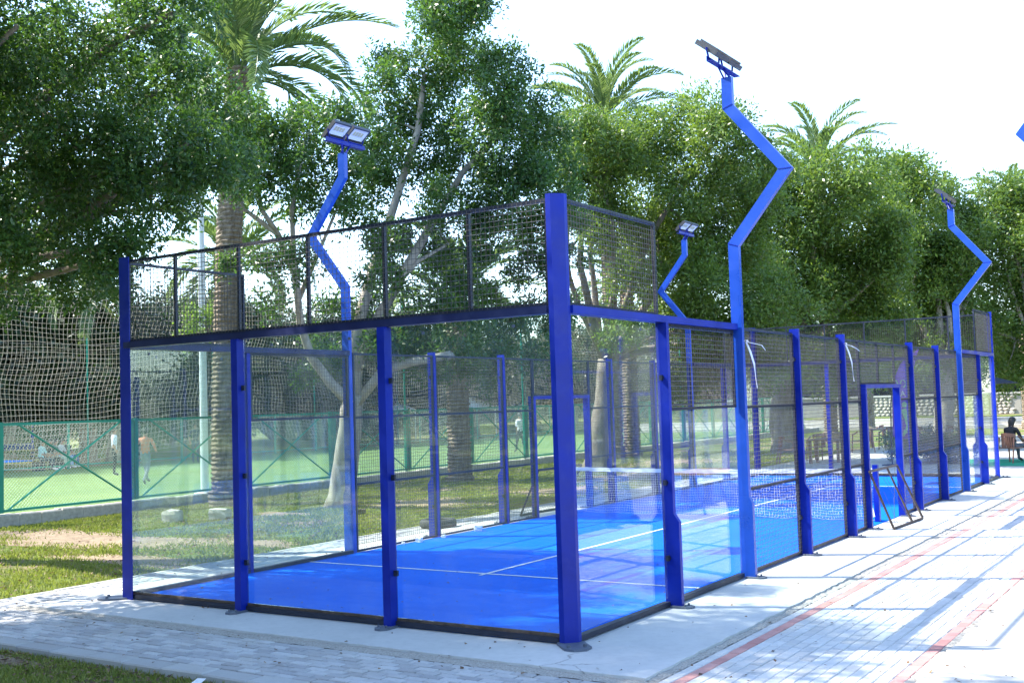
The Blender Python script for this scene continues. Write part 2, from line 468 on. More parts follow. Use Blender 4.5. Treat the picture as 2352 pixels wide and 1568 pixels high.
# ------------------------------------------------------------------ court floor
cf = tag(MB().box(-5.94, -.06, .06, 19.94, .0, .024).build('court_floor', M['court']), kind='structure')
for (a, b, c, d) in ((-5.94, -.06, 3.03, 3.08), (-5.94, -.06, 16.92, 16.97), (-3.025, -2.975, 2.92, 3.026), (-3.025, -2.975, 3.084, 16.916)):
    sheet('painted_line', a, b, c, d, .029, M['line'], cf)

# ------------------------------------------------------------------ court enclosure
H, HT = 2.90, 3.875
def wmap(wall, s, t):
    return {'front': (s, -t), 'right': (t, s), 'left': (-6 - t, s), 'far': (s, 20 + t)}[wall]
def wb(mb, wall, s0, s1, t0, t1, z0, z1, m=0):
    a = wmap(wall, s0, t0); b = wmap(wall, s1, t1); return mb.box(a[0], b[0], a[1], b[1], z0, z1, m)
ENC = empty('padel_court_enclosure', (0, 0, 0))
tag(ENC, 'blue steel padel court enclosure with clear glass walls and dark wire mesh', 'court enclosure')

PLATE = MB().prism([(-.05, -.075), (.12, -.075), (.17, -.035), (.17, .035), (.12, .075), (-.05, .075)], .014, .034, lambda a, b, d: (a, b, d))
for bx_, by_ in ((.10, -.045), (.10, .045)):
    PLATE.tube((bx_, by_, .034), (bx_, by_, .055), .011, n=6)
PLATE_ME = PLATE.mesh('base_plate', M['plate'])
CLIP_ME = MB().box(-.014, .014, -.03, .03, -.026, .026).tube((.014, .012, 0), (.024, .012, 0), .009, n=6).mesh('glass_clip', M['dark'])
RZ = {'front': -math.pi / 2, 'right': 0, 'left': math.pi, 'far': math.pi / 2}

def fin_post(wall, s, top, foot=True, w=.028, clips=()):
    poly = [(-.075, .014), (.10, .014), (.10, .86), (.045, .94), (.045, top), (-.075, top)] if foot else \
           [(-.065, .014), (.045, .014), (.045, top), (-.065, top)]
    def fn(a, b, d):
        q = wmap(wall, d, a); return (q[0], q[1], b)
    o = MB().prism(poly, s - w, s + w, fn).build('post', M['blue'], ENC)
    bm_fix(o)
    q = wmap(wall, s, .04 if foot else .02)
    p = link('base_plate', PLATE_ME, o); p.location = (q[0], q[1], 0); p.rotation_euler = (0, 0, RZ[wall])
    for (z, sd) in clips:
        q = wmap(wall, s + sd * (w + .012), -.022)
        c = link('glass_clip', CLIP_ME, o); c.location = (q[0], q[1], z); c.rotation_euler = (0, 0, RZ[wall])
    return o
def bm_fix(o):
    import bmesh
    b = bmesh.new(); b.from_mesh(o.data); bmesh.ops.recalc_face_normals(b, faces=b.faces); b.to_mesh(o.data); b.free()

BOLT_ME = MB().tube((0, 0, -.006), (0, 0, .006), .016, n=10).mesh('bolt', M['plate'])
def glass(wall, s0, s1, z0, z1, bolts=True):
    mb = MB(); wb(mb, wall, s0, s1, -.058, -.046, z0, z1)
    o = mb.build('glass_panel', M['glass'], ENC)
    if bolts:
        for k in (.22, .78):
            q = wmap(wall, s0 + (s1 - s0) * k, -.042); b = link('bolt', BOLT_ME, o)
            b.location = (q[0], q[1], z1 - .075); b.rotation_euler = (math.pi / 2, 0, RZ[wall] + math.pi / 2)
    return o
def rail(wall, s0, s1, t0, t1, z0, z1, mat, name='rail'):
    mb = MB(); wb(mb, wall, s0, s1, t0, t1, z0, z1); return mb.build(name, M[mat], ENC)

def mesh_panel(wall, s0, s1, z0, z1, hbars=(), vbars=(), cell=.05, open_sides=True):
    fr = MB(); w = .03
    wb(fr, wall, s0, s1, -.068, -.034, z0, z0 + w); wb(fr, wall, s0, s1, -.068, -.034, z1 - w, z1)
    wb(fr, wall, s0, s0 + w, -.066, -.036, z0 + w, z1 - w); wb(fr, wall, s1 - w, s1, -.066, -.036, z0 + w, z1 - w)
    for h in hbars: wb(fr, wall, s0 + w, s1 - w, -.066, -.036, h - w / 2, h + w / 2)
    for v in vbars: wb(fr, wall, v - .016, v + .016, -.064, -.030, z0 + w, z1 - w)
    o = fr.build('mesh_panel', M['dark'], ENC)
    S = np.arange(s0 + cell, s1 - .01, cell); Z = np.arange(z0 + cell, z1 - .01, cell)
    def pt(s, z, t):
        q = wmap(wall, s, t); return (q[0], q[1], z)
    wob = lambda a: random.uniform(-.0015, .0015)
    P0 = [pt(s + wob(s), z0 + .01, -.026) for s in S] + [pt(s0 + .01, z + wob(z), -.021) for z in Z]
    P1 = [pt(s + wob(s), z1 - .01, -.026) for s in S] + [pt(s1 - .01, z + wob(z), -.021) for z in Z]
    V, F = wires(P0, P1, .0031)
    wm = link('wire_mesh', np_mesh('wire_mesh', V, F, M['wire']), o); tag(wm, kind='stuff')
    return o

# corner posts: a folded plate with a wide chamfer
def corner(cx, cy, sx, sy, fl=.05):
    th = .009; k = .088
    out = [(-k - fl, 0), (-k, 0), (0, k), (0, k + .05)]
    inn = [(-th, k + .05), (-th, k + th * .4), (-k - th * .4, th), (-k - fl, th)]
    poly = [(cx + sx * a, cy + sy * b) for a, b in out + inn]
    o = MB().prism(poly, .014, HT + .03, lambda a, b, d: (a, b, d)).build('corner_post', M['blue'], ENC); bm_fix(o)
    p = link('base_plate', PLATE_ME, o); p.scale = (1.5, 1.6, 1)
    p.location = (cx - sx * .03, cy + sy * .03, 0); p.rotation_euler = (0, 0, math.atan2(-sy, sx))
    return o
corner(0, 0, 1, 1); corner(-6, 0, -1, 1, .17); corner(0, 20, 1, -1); corner(-6, 20, -1, -1)

CL3 = [(.52, 1), (1.42, 1), (2.34, 1), (.52, -1), (1.42, -1), (2.34, -1)]
for wall in ('front', 'far'):
    for s in (-4, -2): fin_post(wall, s, H - .045, False, .045, CL3 if wall == 'front' else ())
    for a, b in ((-5.86, -4.05), (-3.95, -2.05), (-1.95, -.14)): glass(wall, a, b, .10, H - .05)
    for a, b in ((-5.84, -4.048), (-3.952, -2.048), (-1.952, -.16)):
        rail(wall, a, b, -.09, -.02, .026, .072, 'dark', 'base_rail'); rail(wall, a, b, -.062, -.042, .072, .099, 'rust', 'gasket')
    rail(wall, -5.84, -.16, -.10, .01, H - .042, H + .028, 'navy', 'top_rail')
    mesh_panel(wall, -5.85, -.15, H + .03, HT, vbars=(-5, -4, -3, -2, -1))
for wall in ('right', 'left'):
    F_ = (lambda s: s)
    for s in (2, 18):
        fin_post(wall, s, H - .045, True, .028, [(.5, -1), (1.25, -1), (2.3, -1)] if wall == 'right' else ())
    for s in (6, 8, 12, 14): fin_post(wall, s, H + .05, True, .028, [(.5, -1), (2.55, -1)])
    for (a, b) in ((.15, 1.965), (18.035, 19.85)):
        glass(wall, a, b, .10, H - .05); rail(wall, a, b, -.09, -.02, .026, .072, 'dark', 'base_rail')
        mesh_panel(wall, a, b, H + .03, HT)
    for (a, b, lo, hi) in ((.15, 3.95, 0, 4), (16.05, 19.85, 16, 20)):
        rail(wall, a, b, -.10, .02, H - .042, H + .028, 'blue' if wall == 'right' else 'navy', 'top_rail')
    for (a, b) in ((2.035, 3.945), (16.055, 17.965)):
        glass(wall, a, b, .10, 1.955, False); rail(wall, a, b, -.09, -.02, .026, .072, 'dark', 'base_rail')
        mesh_panel(wall, a, b, 1.965, H - .045)
    for (a, b) in ((4.055, 5.965), (6.035, 7.965), (8.035, 8.955), (11.045, 11.965), (12.035, 13.965), (14.035, 15.945)):
        mesh_panel(wall, a, b, .03, H, hbars=(1.0, 1.96))
    mesh_panel(wall, 8.96, 11.04, 2.22, H, vbars=(10,))
    for s in (9, 11): fin_post(wall, s, 2.16, False, .035)
    rail(wall, 8.964, 11.036, -.07, .05, 2.161, 2.218, 'blue', 'gate_header')

ENC2 = copy_tree(ENC); ENC2.name = 'padel_court_enclosure'; ENC2.location = (9.82, 0, 0)
ENC2['label'] = 'second padel court enclosure across the walkway, seen mirrored in the glass'
cf2 = copy_tree(cf); cf2.location = (9.82, 0, -.001)

# ------------------------------------------------------------------ floodlight poles
def mitre(cl, w):
    """outline polygon of a mitred strip of width w along the 2D polyline cl"""
    L, Rr = [], []
    for i, p in enumerate(cl):
        p = np.array(p, float); d = []
        if i > 0: q = p - cl[i - 1]; d.append(q / np.linalg.norm(q))
        if i < len(cl) - 1: q = np.array(cl[i + 1]) - p; d.append(q / np.linalg.norm(q))
        t = sum(d); t /= np.linalg.norm(t); n = np.array([-t[1], t[0]])
        k = w / 2 / (n @ np.array([-d[0][1], d[0][0]]))
        L.append(p + n * k); Rr.append(p - n * k)
    return L, Rr
def make_pole():
    root = empty('floodlight_pole')
    cl = [(.0, .94), (.0, 3.85), (.66, 4.66), (.0, 5.48), (.0, 5.83)]
    L, Rr = mitre(cl, .125)
    mb = MB()
    for i in range(len(cl) - 1):
        poly = [Rr[i], Rr[i + 1], L[i + 1], L[i]]
        vs = [(a, -.035, b) for a, b in poly] + [(a, .035, b) for a, b in poly]
        fs = [(0, 1, 5, 4), (2, 3, 7, 6), (0, 3, 2, 1), (4, 5, 6, 7)]
        if i == 0: fs.append((0, 4, 7, 3))
        if i == len(cl) - 2: fs.append((1, 2, 6, 5))
        mb.add(vs, fs)
    mb.prism([(-.075, .014), (.10, .014), (.10, .86), (.0625, .939), (-.0625, .939)], -.035, .035, lambda a, b, d: (a, d, b))
    p = mb.build('pole', M['bluelit'], root); bm_fix(p)
    wl = MB()
    for i in (1, 2, 3):
        a, b = Rr[i], L[i]; wl.tube((a[0], -.036, a[1]), (b[0], -.036, b[1]), .005, n=5)
    wl.build('weld_seam', M['blue'], p)
    pl = link('base_plate', PLATE_ME, p); pl.location = (.04, 0, 0)
    br = MB(); br.tube((-.03, .025, 5.82), (-.07, .10, 5.96), .014, n=4); br.tube((-.03, -.025, 5.82), (-.07, -.10, 5.96), .014, n=4)
    br.tube((.04, .0, 5.82), (-.04, .0, 5.945), .014, n=4)
    br.build('bracket', M['blue'], root)
    cb = MB(); cb.box(-.075, -.067, -.42, .42, 5.94, 6.0); cb.box(-.067, .0, -.42, .42, 5.94, 5.948); cb.build('crossbar', M['blue'], root)
    nrm = np.array([-.62, 0, -.78]); dv = np.array([-.78, 0, .62]); yv = np.array([0, 1., 0])
    for sy in (-1, 1):
        c = np.array([-.09, sy * .205, 6.10])
        def P(a, b, h): return c + (yv * a + dv * b + nrm * h) * .78
        def bx(mb, a0, a1, b0, b1, h0, h1, m=0):
            vs = [P(a, b, h) for h in (h0, h1) for b in (b0, b1) for a in (a0, a1)]
            mb.add(vs, [(0, 2, 3, 1), (4, 5, 7, 6), (0, 1, 5, 4), (2, 6, 7, 3), (0, 4, 6, 2), (1, 3, 7, 5)], m)
        fl = MB(); bx(fl, -.235, .235, -.19, .21, -.055, .0)
        # rim round the reflector opening and plain driver cover below it
        bx(fl, -.235, -.205, -.19, .21, .001, .022); bx(fl, .205, .235, -.19, .21, .001, .022)
        bx(fl, -.204, .204, .18, .21, .001, .022); bx(fl, -.204, .204, -.19, -.07, .001, .022)
        for k in range(7): bx(fl, -.2 + k * .064, -.188 + k * .064, -.15, .17, -.09, -.056)
        f = fl.build('floodlight', M['grey'], root); bm_fix(f)
        ln = MB()
        a0, a1, b0, b1 = -.204, .204, -.069, .179
        q = [P(a0, b0, .018), P(a1, b0, .018), P(a1, b1, .018), P(a0, b1, .018)]
        i_ = [P(a0 + .05, b0 + .07, .003), P(a1 - .05, b0 + .07, .003), P(a1 - .05, b1 - .05, .003), P(a0 + .05, b1 - .05, .003)]
        ln.add(q + i_, [(4, 5, 6, 7)] + [(k, (k + 1) % 4, 4 + (k + 1) % 4, 4 + k) for k in range(4)])
        ln.build('reflector', M['lens'], f)
        for k in range(4):
            e = MB(); bx(e, -.135 + k * .07, -.085 + k * .07, .02, .11, .005, .008); e.build('led', M['led'], f)
        ar = MB(); ar.path([P(-.245, 0, -.02), (-.075, c[1] - .15, 6.0), (-.075, c[1] + .15, 6.0), P(.245, 0, -.02)], .013, n=4); ar.build('yoke', M['blue'], f)
    return root
pole = make_pole()
pole.location = (0, 4, 0)
tag(pole, 'zigzag blue floodlight pole by the walkway next to the glass corner panels', 'floodlight', 'floodlight poles round the court')
for (x, y, rz, lab) in ((0, 16, 0, 'zigzag blue floodlight pole by the walkway near the seated woman and far corner'),
                        (-6, 4, math.pi, 'zigzag blue floodlight pole on the lawn side near the forked ficus trunk'),
                        (-6, 16, math.pi, 'zigzag blue floodlight pole on the lawn side beyond the net'),
                        (3.82, 4, math.pi, 'zigzag blue floodlight pole of the neighbouring court across the walkway')):
    c = copy_tree(pole); c.location = (x, y, 0); c.rotation_euler = (0, 0, rz); c['label'] = lab

# ------------------------------------------------------------------ net
net = empty('padel_net', (-3, 10, 0)); tag(net, 'white padel net with white top band across the blue court', 'net')
def net_cords():
    P0, P1 = [], []
    nx = 125; nz = 18
    def pt(i, j):
        x = -2.82 + 5.64 * i / nx; zt = .86 - .03 * math.cos(x / 2.82 * 1.57); z = .05 + (zt - .05) * j / nz
        k = (1 - j / nz)
        return (x + .012 * math.sin(i * .7 + j) * k, .02 * math.sin(i * .21) * k + .012 * math.sin(j * 1.3 + i * .35), z + .012 * math.sin(i * .33) * k)
    for i in range(nx + 1):
        for j in range(nz + 1):
            if i < nx: P0.append(pt(i, j)); P1.append(pt(i + 1, j))
            if j < nz: P0.append(pt(i, j)); P1.append(pt(i, j + 1))
    V, F = wires(P0, P1, .002); return np_mesh('net_cords', V, F, M['white'])
tag(link('net_cords', net_cords(), net), kind='stuff')
mb = MB()
n_ = 60
for s_ in (-1, 1):
    vs = []; fs = []
    for i in range(n_ + 1):
        x = -2.84 + 5.68 * i / n_; zt = .875 - .03 * math.cos(x / 2.82 * 1.57) + .004 * math.sin(i * 1.9)
        for z in (zt - .07, zt): vs.append((x, s_ * (.008 + .003 * math.sin(i * .9)), z))
    fs = [(2 * i, 2 * i + 2, 2 * i + 3, 2 * i + 1) for i in range(n_)]
    mb.add(vs, fs)
mb.build('top_band', M['white'], net)
for sx in (-1, 1):
    p = MB().box(sx * 2.85 - .04, sx * 2.85 + .04, -.04, .04, .025, .93)
    p.prism([(.0, .03), (.16, .03), (.0, .22)], -.005, .005, lambda a, b, d: (sx * 2.85 + d, .04 + a, b))
    p.build('net_post', M['blue'], net)
tl = MB(); vs = []; fs = []
for i in range(9):
    z = .86 - i * .095; xo = 2.74 - .06 * math.sin(i * .5); yo = -.03 - .03 * math.sin(i * .8)
    vs += [(xo - .035, yo, z), (xo + .035, yo - .01, z + .01), (xo + .035, yo + .006, z + .01), (xo - .035, yo + .014, z)]
for i in range(8):
    for k in range(4): fs.append((4 * i + k, 4 * i + (k + 1) % 4, 4 * i + 4 + (k + 1) % 4, 4 * i + 4 + k))
tl.add(vs, fs).build('band_tail', M['white'], net)
net2 = copy_tree(net); net2.location = (6.82, 10, 0); net2['label'] = 'white padel net of the neighbouring court, seen mirrored in the glass'

# ------------------------------------------------------------------ loose court things
def frame_thing(name, base0, base1, top1, top0, bars, mat, label, mesh=False):
    a, b, c, d = [np.array(p, float) for p in (base0, base1, top1, top0)]
    root = empty(name, a); tag(root, label, 'metal frame')
    rel = lambda p: p - a
    mb = MB()
    for p, q in ((a, b), (b, c), (c, d), (d, a)): mb.tube(rel(p), rel(q), .02, n=4)
    mb.build('frame', M['rust' if not mesh else 'dark'], root)
    for t in bars:
        MB().tube(rel(a + (b - a) * t), rel(d + (c - d) * t), .018, n=4).build('crossbar', M['rust'], root)
    P0, P1 = [], []
    if mesh:
        for t in np.linspace(.03, .97, 24): P0.append(rel(a + (b - a) * t)); P1.append(rel(d + (c - d) * t))
        for t in np.linspace(.03, .97, 16): P0.append(rel(a + (d - a) * t)); P1.append(rel(b + (c - b) * t))
    else:
        for k in range(6):
            t0, t1 = random.random(), random.random()
            P0.append(rel(a + (b - a) * t0)); P1.append(rel(d + (c - d) * t1 + (a - d) * random.random() * .6))
    V, F = wires(P0, P1, .003)
    tag(link('loose_wire', np_mesh('loose_wire', V, F, M['wire']), root), kind='stuff')
    return root
frame_thing('gate_frame', (.34, 9.05, .035), (.40, 10.62, .035), (.07, 10.46, .90), (.07, 8.86, .90), (.62,), 'rust',
            'rusty bent metal frame leaning at the gateway beside the walkway')
frame_thing('gate_frame', (-6.42, 9.15, .035), (-6.42, 10.75, .035), (-6.09, 10.9, .86), (-6.09, 9.3, .86), (), 'dark',
            'dark mesh-filled frame leaning outside the lawn-side gateway', True)
# tyre
ty = MB(); ro, ri = .32, .19; nn = 28
prof = [(ri, .02), (ri + .03, .0), (ro - .03, .0), (ro, .03), (ro, .11), (ro - .03, .14), (ri + .03, .14), (ri, .12), (ri + .02, .1), (ri + .02, .04)]
vs = []; fs = []
for i in range(nn):
    a = 2 * math.pi * i / nn
    vs += [(r * math.cos(a), r * math.sin(a), z) for r, z in prof]
k = len(prof)
for i in range(nn):
    for j in range(k): fs.append((i * k + j, ((i + 1) % nn) * k + j, ((i + 1) % nn) * k + (j + 1) % k, i * k + (j + 1) % k))
t = ty.add(vs, fs).build('tyre', M['rubber'], smooth=True); t.location = (-6.92, 7.3, .004)
tag(t, 'black tyre lying flat on the side path by a court post', 'tyre')
# stones on lawn
def rock(name, loc, size, label, seed, mat='stone', cat='stone'):
    import bmesh
    r_ = random.Random(seed); b = bmesh.new(); bmesh.ops.create_cube(b, size=1)
    bmesh.ops.subdivide_edges(b, edges=b.edges, cuts=2, use_grid_fill=True)
    for v in b.verts:
        l = v.co.length; v.co = v.co.lerp(v.co.normalized() * .62, .35)
        v.co += Vector((r_.uniform(-.05, .05), r_.uniform(-.05, .05), r_.uniform(-.05, .05)))
        v.co.x *= size[0]; v.co.y *= size[1]; v.co.z = max(-.45, v.co.z) * size[2]
    me = bpy.data.meshes.new(name); b.to_mesh(me); b.free(); me.materials.append(M[mat])
    o = link(name, me); o.location = (loc[0], loc[1], loc[2] + .45 * size[2]); o.rotation_euler = (0, 0, r_.random())
    return tag(o, label, cat)
rock('stone_block', (-13.3, 6.9, GZ), (.36, .28, .26), 'squarish grey stone block lying on the lawn behind the glass', 3)
rock('stone_block', (-12.7, 7.6, GZ), (.42, .28, .24), 'longer pale stone block on the lawn near the palm trunk', 5)
rock('stone', (-10.3, 9.2, GZ), (.16, .13, .13), 'small dark rock on the sunny lawn beyond the mesh fence', 8, 'rust')
for i, (x, y, s) in enumerate(((-5.82, 5.35, .09), (-5.8, 5.95, .06), (-5.8, 6.9, .13), (-5.85, 5.0, .05))):
    rock('litter', (x, y, .024), (s, s * .8, s * .8), 'crumpled scrap of white litter at the foot of the lawn-side mesh', 20 + i, 'white', 'litter')['group'] = 'litter along the mesh'
pp = MB().add([(-.055, -.03, .0), (.05, -.04, .0), (.06, .03, .04), (-.04, .03, .03), (-.055, -.03, .003), (.05, -.04, .003), (.06, .03, .043), (-.04, .03, .033)],
              [(0, 3, 2, 1), (4, 5, 6, 7), (0, 1, 5, 4), (1, 2, 6, 5), (2, 3, 7, 6), (3, 0, 4, 7)]).build('paper', M['white'])
pp.location = (-2.15, -2.2, GZ + .03); tag(pp, 'white scrap of paper in the grass beside the front kerb', 'litter')
# torn plastic strips
def ribbon(pts, w, label, parent=None):
    vs = []; fs = []
    for i, p in enumerate(pts):
        p = np.array(p); t = w * (1 - .5 * i / len(pts)); tw = i * .7
        o = np.array([math.cos(tw) * .3, math.sin(tw), .15]) * t / 2; h = np.array([.0015, 0, 0])
        vs += [p - o - h, p + o - h, p + o + h, p - o + h]
    for i in range(len(pts) - 1):
        for k in range(4): fs.append((4 * i + k, 4 * i + (k + 1) % 4, 4 * i + 4 + (k + 1) % 4, 4 * i + 4 + k))
    fs += [(3, 2, 1, 0), tuple(4 * (len(pts) - 1) + k for k in range(4))]
    return MB().add(vs, fs)
def strip(x, y, z, label, k):
    root = empty('plastic_strip', (x, y, z)); tag(root, label, 'plastic strip', 'torn strips tied to the posts')
    ribbon([(0, 0, 0), (.03, .05, -.12), (.05, .1, -.26), (.05, .12, -.36), (.05, .14, -.46), (.05, .17, -.54)], .05, '').build('tail', M['white'], root)
    ribbon([(0, 0, 0), (.05, .12, -.02), (.1, .24, -.04 - .03 * k), (.12, .30, -.10)], .03, '').build('tail', M['white'], root)
    ribbon([(0, -.06, .01), (.01, 0, .02), (.0, .06, .0)], .06, '').build('knot', M['white'], root)
strip(.07, 4.06, 2.72, 'torn white plastic strip hanging from the tall lamp pole by the walkway', 0)
strip(.06, 7.99, 2.80, 'torn white plastic strip hanging from the mesh post before the gateway', 1)
# bin and trestle table by the second court (seen in the glass)
bn = empty('wheelie_bin', (3.52, 8.86, 0)); tag(bn, 'pale wheelie bin by the neighbouring court, mirrored in the glass', 'bin')
b = MB(); lo = [(-.2, -.2), (.2, -.2), (.2, .2), (-.2, .2)]; hi = [(x * 1.3, y * 1.3) for x, y in lo]
b.add([(*p, .07) for p in lo] + [(*p, .85) for p in hi], [(3, 2, 1, 0), (4, 5, 6, 7)] + [(i, (i + 1) % 4, 4 + (i + 1) % 4, 4 + i) for i in range(4)]).build('body', M['binw'], bn)
MB().cbox(-.29, .29, -.29, .29, .852, .92, .03).build('lid', M['binw'], bn)
for s_ in (-1, 1): MB().tube((.18, s_ * .2, .085), (.18, s_ * .26, .085), .085, n=14).build('wheel', M['black'], bn)
tb = empty('trestle_table', (3.45, 10.9, 0)); tag(tb, 'blue trestle table with orange board top, mirrored in the glass', 'table')
MB().cbox(-.35, .35, -.7, .7, .72, .76, .006).build('table_top', M['orange'], tb)
for s_ in (-1, 1):
    for q in (-1, 1): MB().tube((q * .28, s_ * .55, .014), (q * .05, s_ * .55, .72), .025, n=4).build('leg', M['blue'], tb)
    MB().tube((-.2, s_ * .55, .25), (.2, s_ * .55, .25), .018, n=4).build('brace', M['blue'], tb)

# ------------------------------------------------------------------ pitch fence
FX = -16.4
FY = [5.08 + 3.33 * k for k in range(-3, 16)]
kb = empty('pitch_kerb'); tag(kb, kind='structure'); kme = MB().cbox(-.17, .17, -.245, .245, -.35, 0, .02).mesh('kerb_stone', M['stone'])
for i in range(124):
    y = -4.8 + .5 * i
    o = link('kerb_stone', kme, kb); o.location = (FX + .02, y, .17 + random.uniform(-.02, .012)); o.rotation_euler = (0, 0, random.uniform(-.02, .02))
fence = empty('pitch_fence', (FX, FY[0], .2)); tag(fence, 'green steel fence with crossed braces and chain link along the football pitch', 'fence')
L_ = 3.33 - .12; HF = 1.82
POST_ME = MB().box(-.045, .045, -.05, .05, 0, HF + .02).mesh('post', M['green'])
RAIL_ME = MB().box(-.025, .025, 0, L_, -.025, .025).mesh('rail', M['green'])
BR = [MB().tube((0, .1, .05), (0, L_ - .35, HF - .05), .022, n=4).mesh('brace', M['green']),
      MB().tube((.03, L_ - .1, .05), (.03, .35, HF - .05), .022, n=4).mesh('brace', M['green'])]
P0, P1 = [], []
c_ = .075
for k in range(-int(HF / c_) - 1, int(L_ / c_) + 1):
    for sg in (1, -1):
        y0 = k * c_; a0, a1 = (0, y0), (HF, y0 + HF)
        ya, yb = max(0, y0), min(L_, y0 + HF)
        if yb - ya < .02: continue
        if sg == 1: P0.append((-.03, ya, ya - y0)); P1.append((-.03, yb, yb - y0))
        else: P0.append((-.035, L_ - ya, ya - y0)); P1.append((-.035, L_ - yb, yb - y0))
V, F = wires(P0, P1, .0032)
CH_ME = np_mesh('chain_link', V, F, M['chain'])
for k in range(len(FY) - 1):
    y = FY[k] - FY[0]
    for dy in (0, .12):
        if k or dy: o = link('post', POST_ME, fence); o.location = (0, y + dy - .06, 0)
    for z in (.04, HF - .02): o = link('rail', RAIL_ME, fence); o.location = (0, y + .115, z)
    for m_ in BR: o = link('brace', m_, fence); o.location = (.01, y + .12, 0)
    o = link('chain_link', CH_ME, fence); o.location = (0, y + .12, 0); tag(o, kind='stuff')

# ball-stop netting above the fence
def netting(name, x, y0, y1, z0, z1, cell, r, seed, label, pole_ys, zp):
    root = empty(name, (x, y0, 0)); tag(root, label, 'netting')
    ny = int((y1 - y0) / cell); nz = int((z1 - z0) / cell)
    j, i = np.meshgrid(np.arange(nz + 1), np.arange(ny + 1))
    yy = i * cell; t = j / nz
    sag = .5 * (1 - t) * (0.5 + .5 * np.sin(yy * .9 + seed)) * .35
    zz = z0 + t * (z1 - z0) + (1 - t) * .22 * np.sin(yy * .55 + seed) + .03 * np.sin(yy * 2.1 + j * .5)
    ylean = (1 - t) ** 2 * .5 * np.sin(yy * .35 + seed * 2) + .05 * np.sin(j * .45 + yy * .6)
    xx = -.12 - sag - .25 * np.sin(np.pi * np.clip(t * 1.2, 0, 1)) * (.6 + .4 * np.sin(yy * .5))
    G = np.stack([xx, yy + ylean, zz], -1)
    P0 = np.concatenate([G[:-1].reshape(-1, 3), G[:, :-1].reshape(-1, 3)]); P1 = np.concatenate([G[1:].reshape(-1, 3), G[:, 1:].reshape(-1, 3)])
    V, F = wires(P0, P1, r)
    tag(link('cord_net', np_mesh('cord_net', V, F, M['cord']), root), kind='stuff')
    for py in pole_ys:
        MB().tube((-.06, py - y0, -.05), (-.06, py - y0, zp), .035, n=8).build('net_pole', M['green'], root)
    MB().tube((-.06, pole_ys[0] - y0, z1), (-.06, pole_ys[-1] - y0, z1), .006, n=4).build('head_cable', M['wire'], root)
    return root
netting('ball_stop_netting', FX, -1, 55, 1.25, 5.5, .105, .0034, .7,
        'pale cord ball-stop netting hanging above the near green fence', [FY[k] + .01 for k in range(1, 19, 2)], 5.9)
netting('ball_stop_netting', -36.6, 6, 60, 1.0, 5.2, .24, .0032, 2.1,
        'pale cord netting on the far side of the football pitch', [8 + 7 * k for k in range(8)], 5.5)
farf = empty('far_pitch_fence', (-36.6, 6, 0)); tag(farf, 'low green railing along the far side of the football pitch', 'fence')
for k in range(19): MB().box(-.04, .04, k * 3 - .04, k * 3 + .04, -.05, 1.9).build('post', M['green'], farf)
for z in (.12, 1.88): MB().box(-.025, .025, .0, 54, z - .025, z + .025).build('rail', M['green'], farf)

# ------------------------------------------------------------------ trees
def leaf_cloud(clumps, leaf, seed, per=1.0, squash=.85, width=.42):
    """clumps: (x, y, z, radius). Leaves gathered in twig-sized tufts over each clump."""
    g = np.random.default_rng(seed); A = []
    for (x, y, z, r) in clumps:
        n = int(per * 4200 * (r ** 2.1) * (.09 / leaf) ** 1.75)
        m = max(8, n // 45)
        kk = 10
        dd = g.normal(size=(kk, 3)) + [0, 0, .25]; dd /= np.linalg.norm(dd, axis=1, keepdims=True)
        lc = dd * r * g.uniform(.50, .92, (kk, 1)) * [1, 1, squash]; lr = r * g.uniform(.26, .46, kk)
        lc[0] = 0; lr[0] = r * .62
        wgt = lr ** 2; own = g.choice(kk, m, p=wgt / wgt.sum())
        d = g.normal(size=(m, 3)) + [0, 0, .2]; d /= np.linalg.norm(d, axis=1, keepdims=True)
        sub = d * (lr[own] * (.45 + .55 * g.random(m) ** .5))[:, None]
        pick = g.integers(0, m, n)
        pl = sub[pick] + g.normal(size=(n, 3)) * (.045 * r + .7 * leaf)
        p = pl + lc[own[pick]]
        out = pl / (np.linalg.norm(pl, axis=1, keepdims=True) + 1e-6)
        A.append(np.concatenate([p + [x, y, z], out], 1))
    A = np.concatenate(A); n = len(A); p = A[:, :3]; out = A[:, 3:]
    ax = g.normal(size=(n, 3)) + out * .8 + [0, 0, -.1]; ax /= np.linalg.norm(ax, axis=1, keepdims=True)
    nr = g.normal(size=(n, 3)) * .6 + out * .8 + [0, 0, .6]
    sd = np.cross(ax, nr); sd /= np.linalg.norm(sd, axis=1, keepdims=True) + 1e-6
    nn_ = np.cross(sd, ax)
    Ls = leaf * g.uniform(.65, 1.25, (n, 1)); Wd = Ls * width / 2
    V = np.stack([p, p + ax * Ls * .45 + sd * Wd - nn_ * Ls * .05, p + ax * Ls, p + ax * Ls * .45 - sd * Wd - nn_ * Ls * .05], 1).reshape(-1, 3)
    F = (np.arange(n) * 4)[:, None] + np.array([[0, 1, 2, 3]])
    return V, F

def limb_path(a, b, r0, r1, seed, n=6, bend=.12):
    g = random.Random(seed); a = np.array(a); b = np.array(b); L = np.linalg.norm(b - a)
    off = np.array([g.uniform(-1, 1), g.uniform(-1, 1), g.uniform(.1, .8)]) * L * bend
    pts = []; rs = []
    for i in range(n + 1):
        t = i / n
        pts.append(a + (b - a) * t + off * math.sin(math.pi * t) + np.array([g.uniform(-1, 1), g.uniform(-1, 1), 0]) * L * .012 * (0 < i < n))
        rs.append(r0 + (r1 - r0) * t)
    return pts, rs

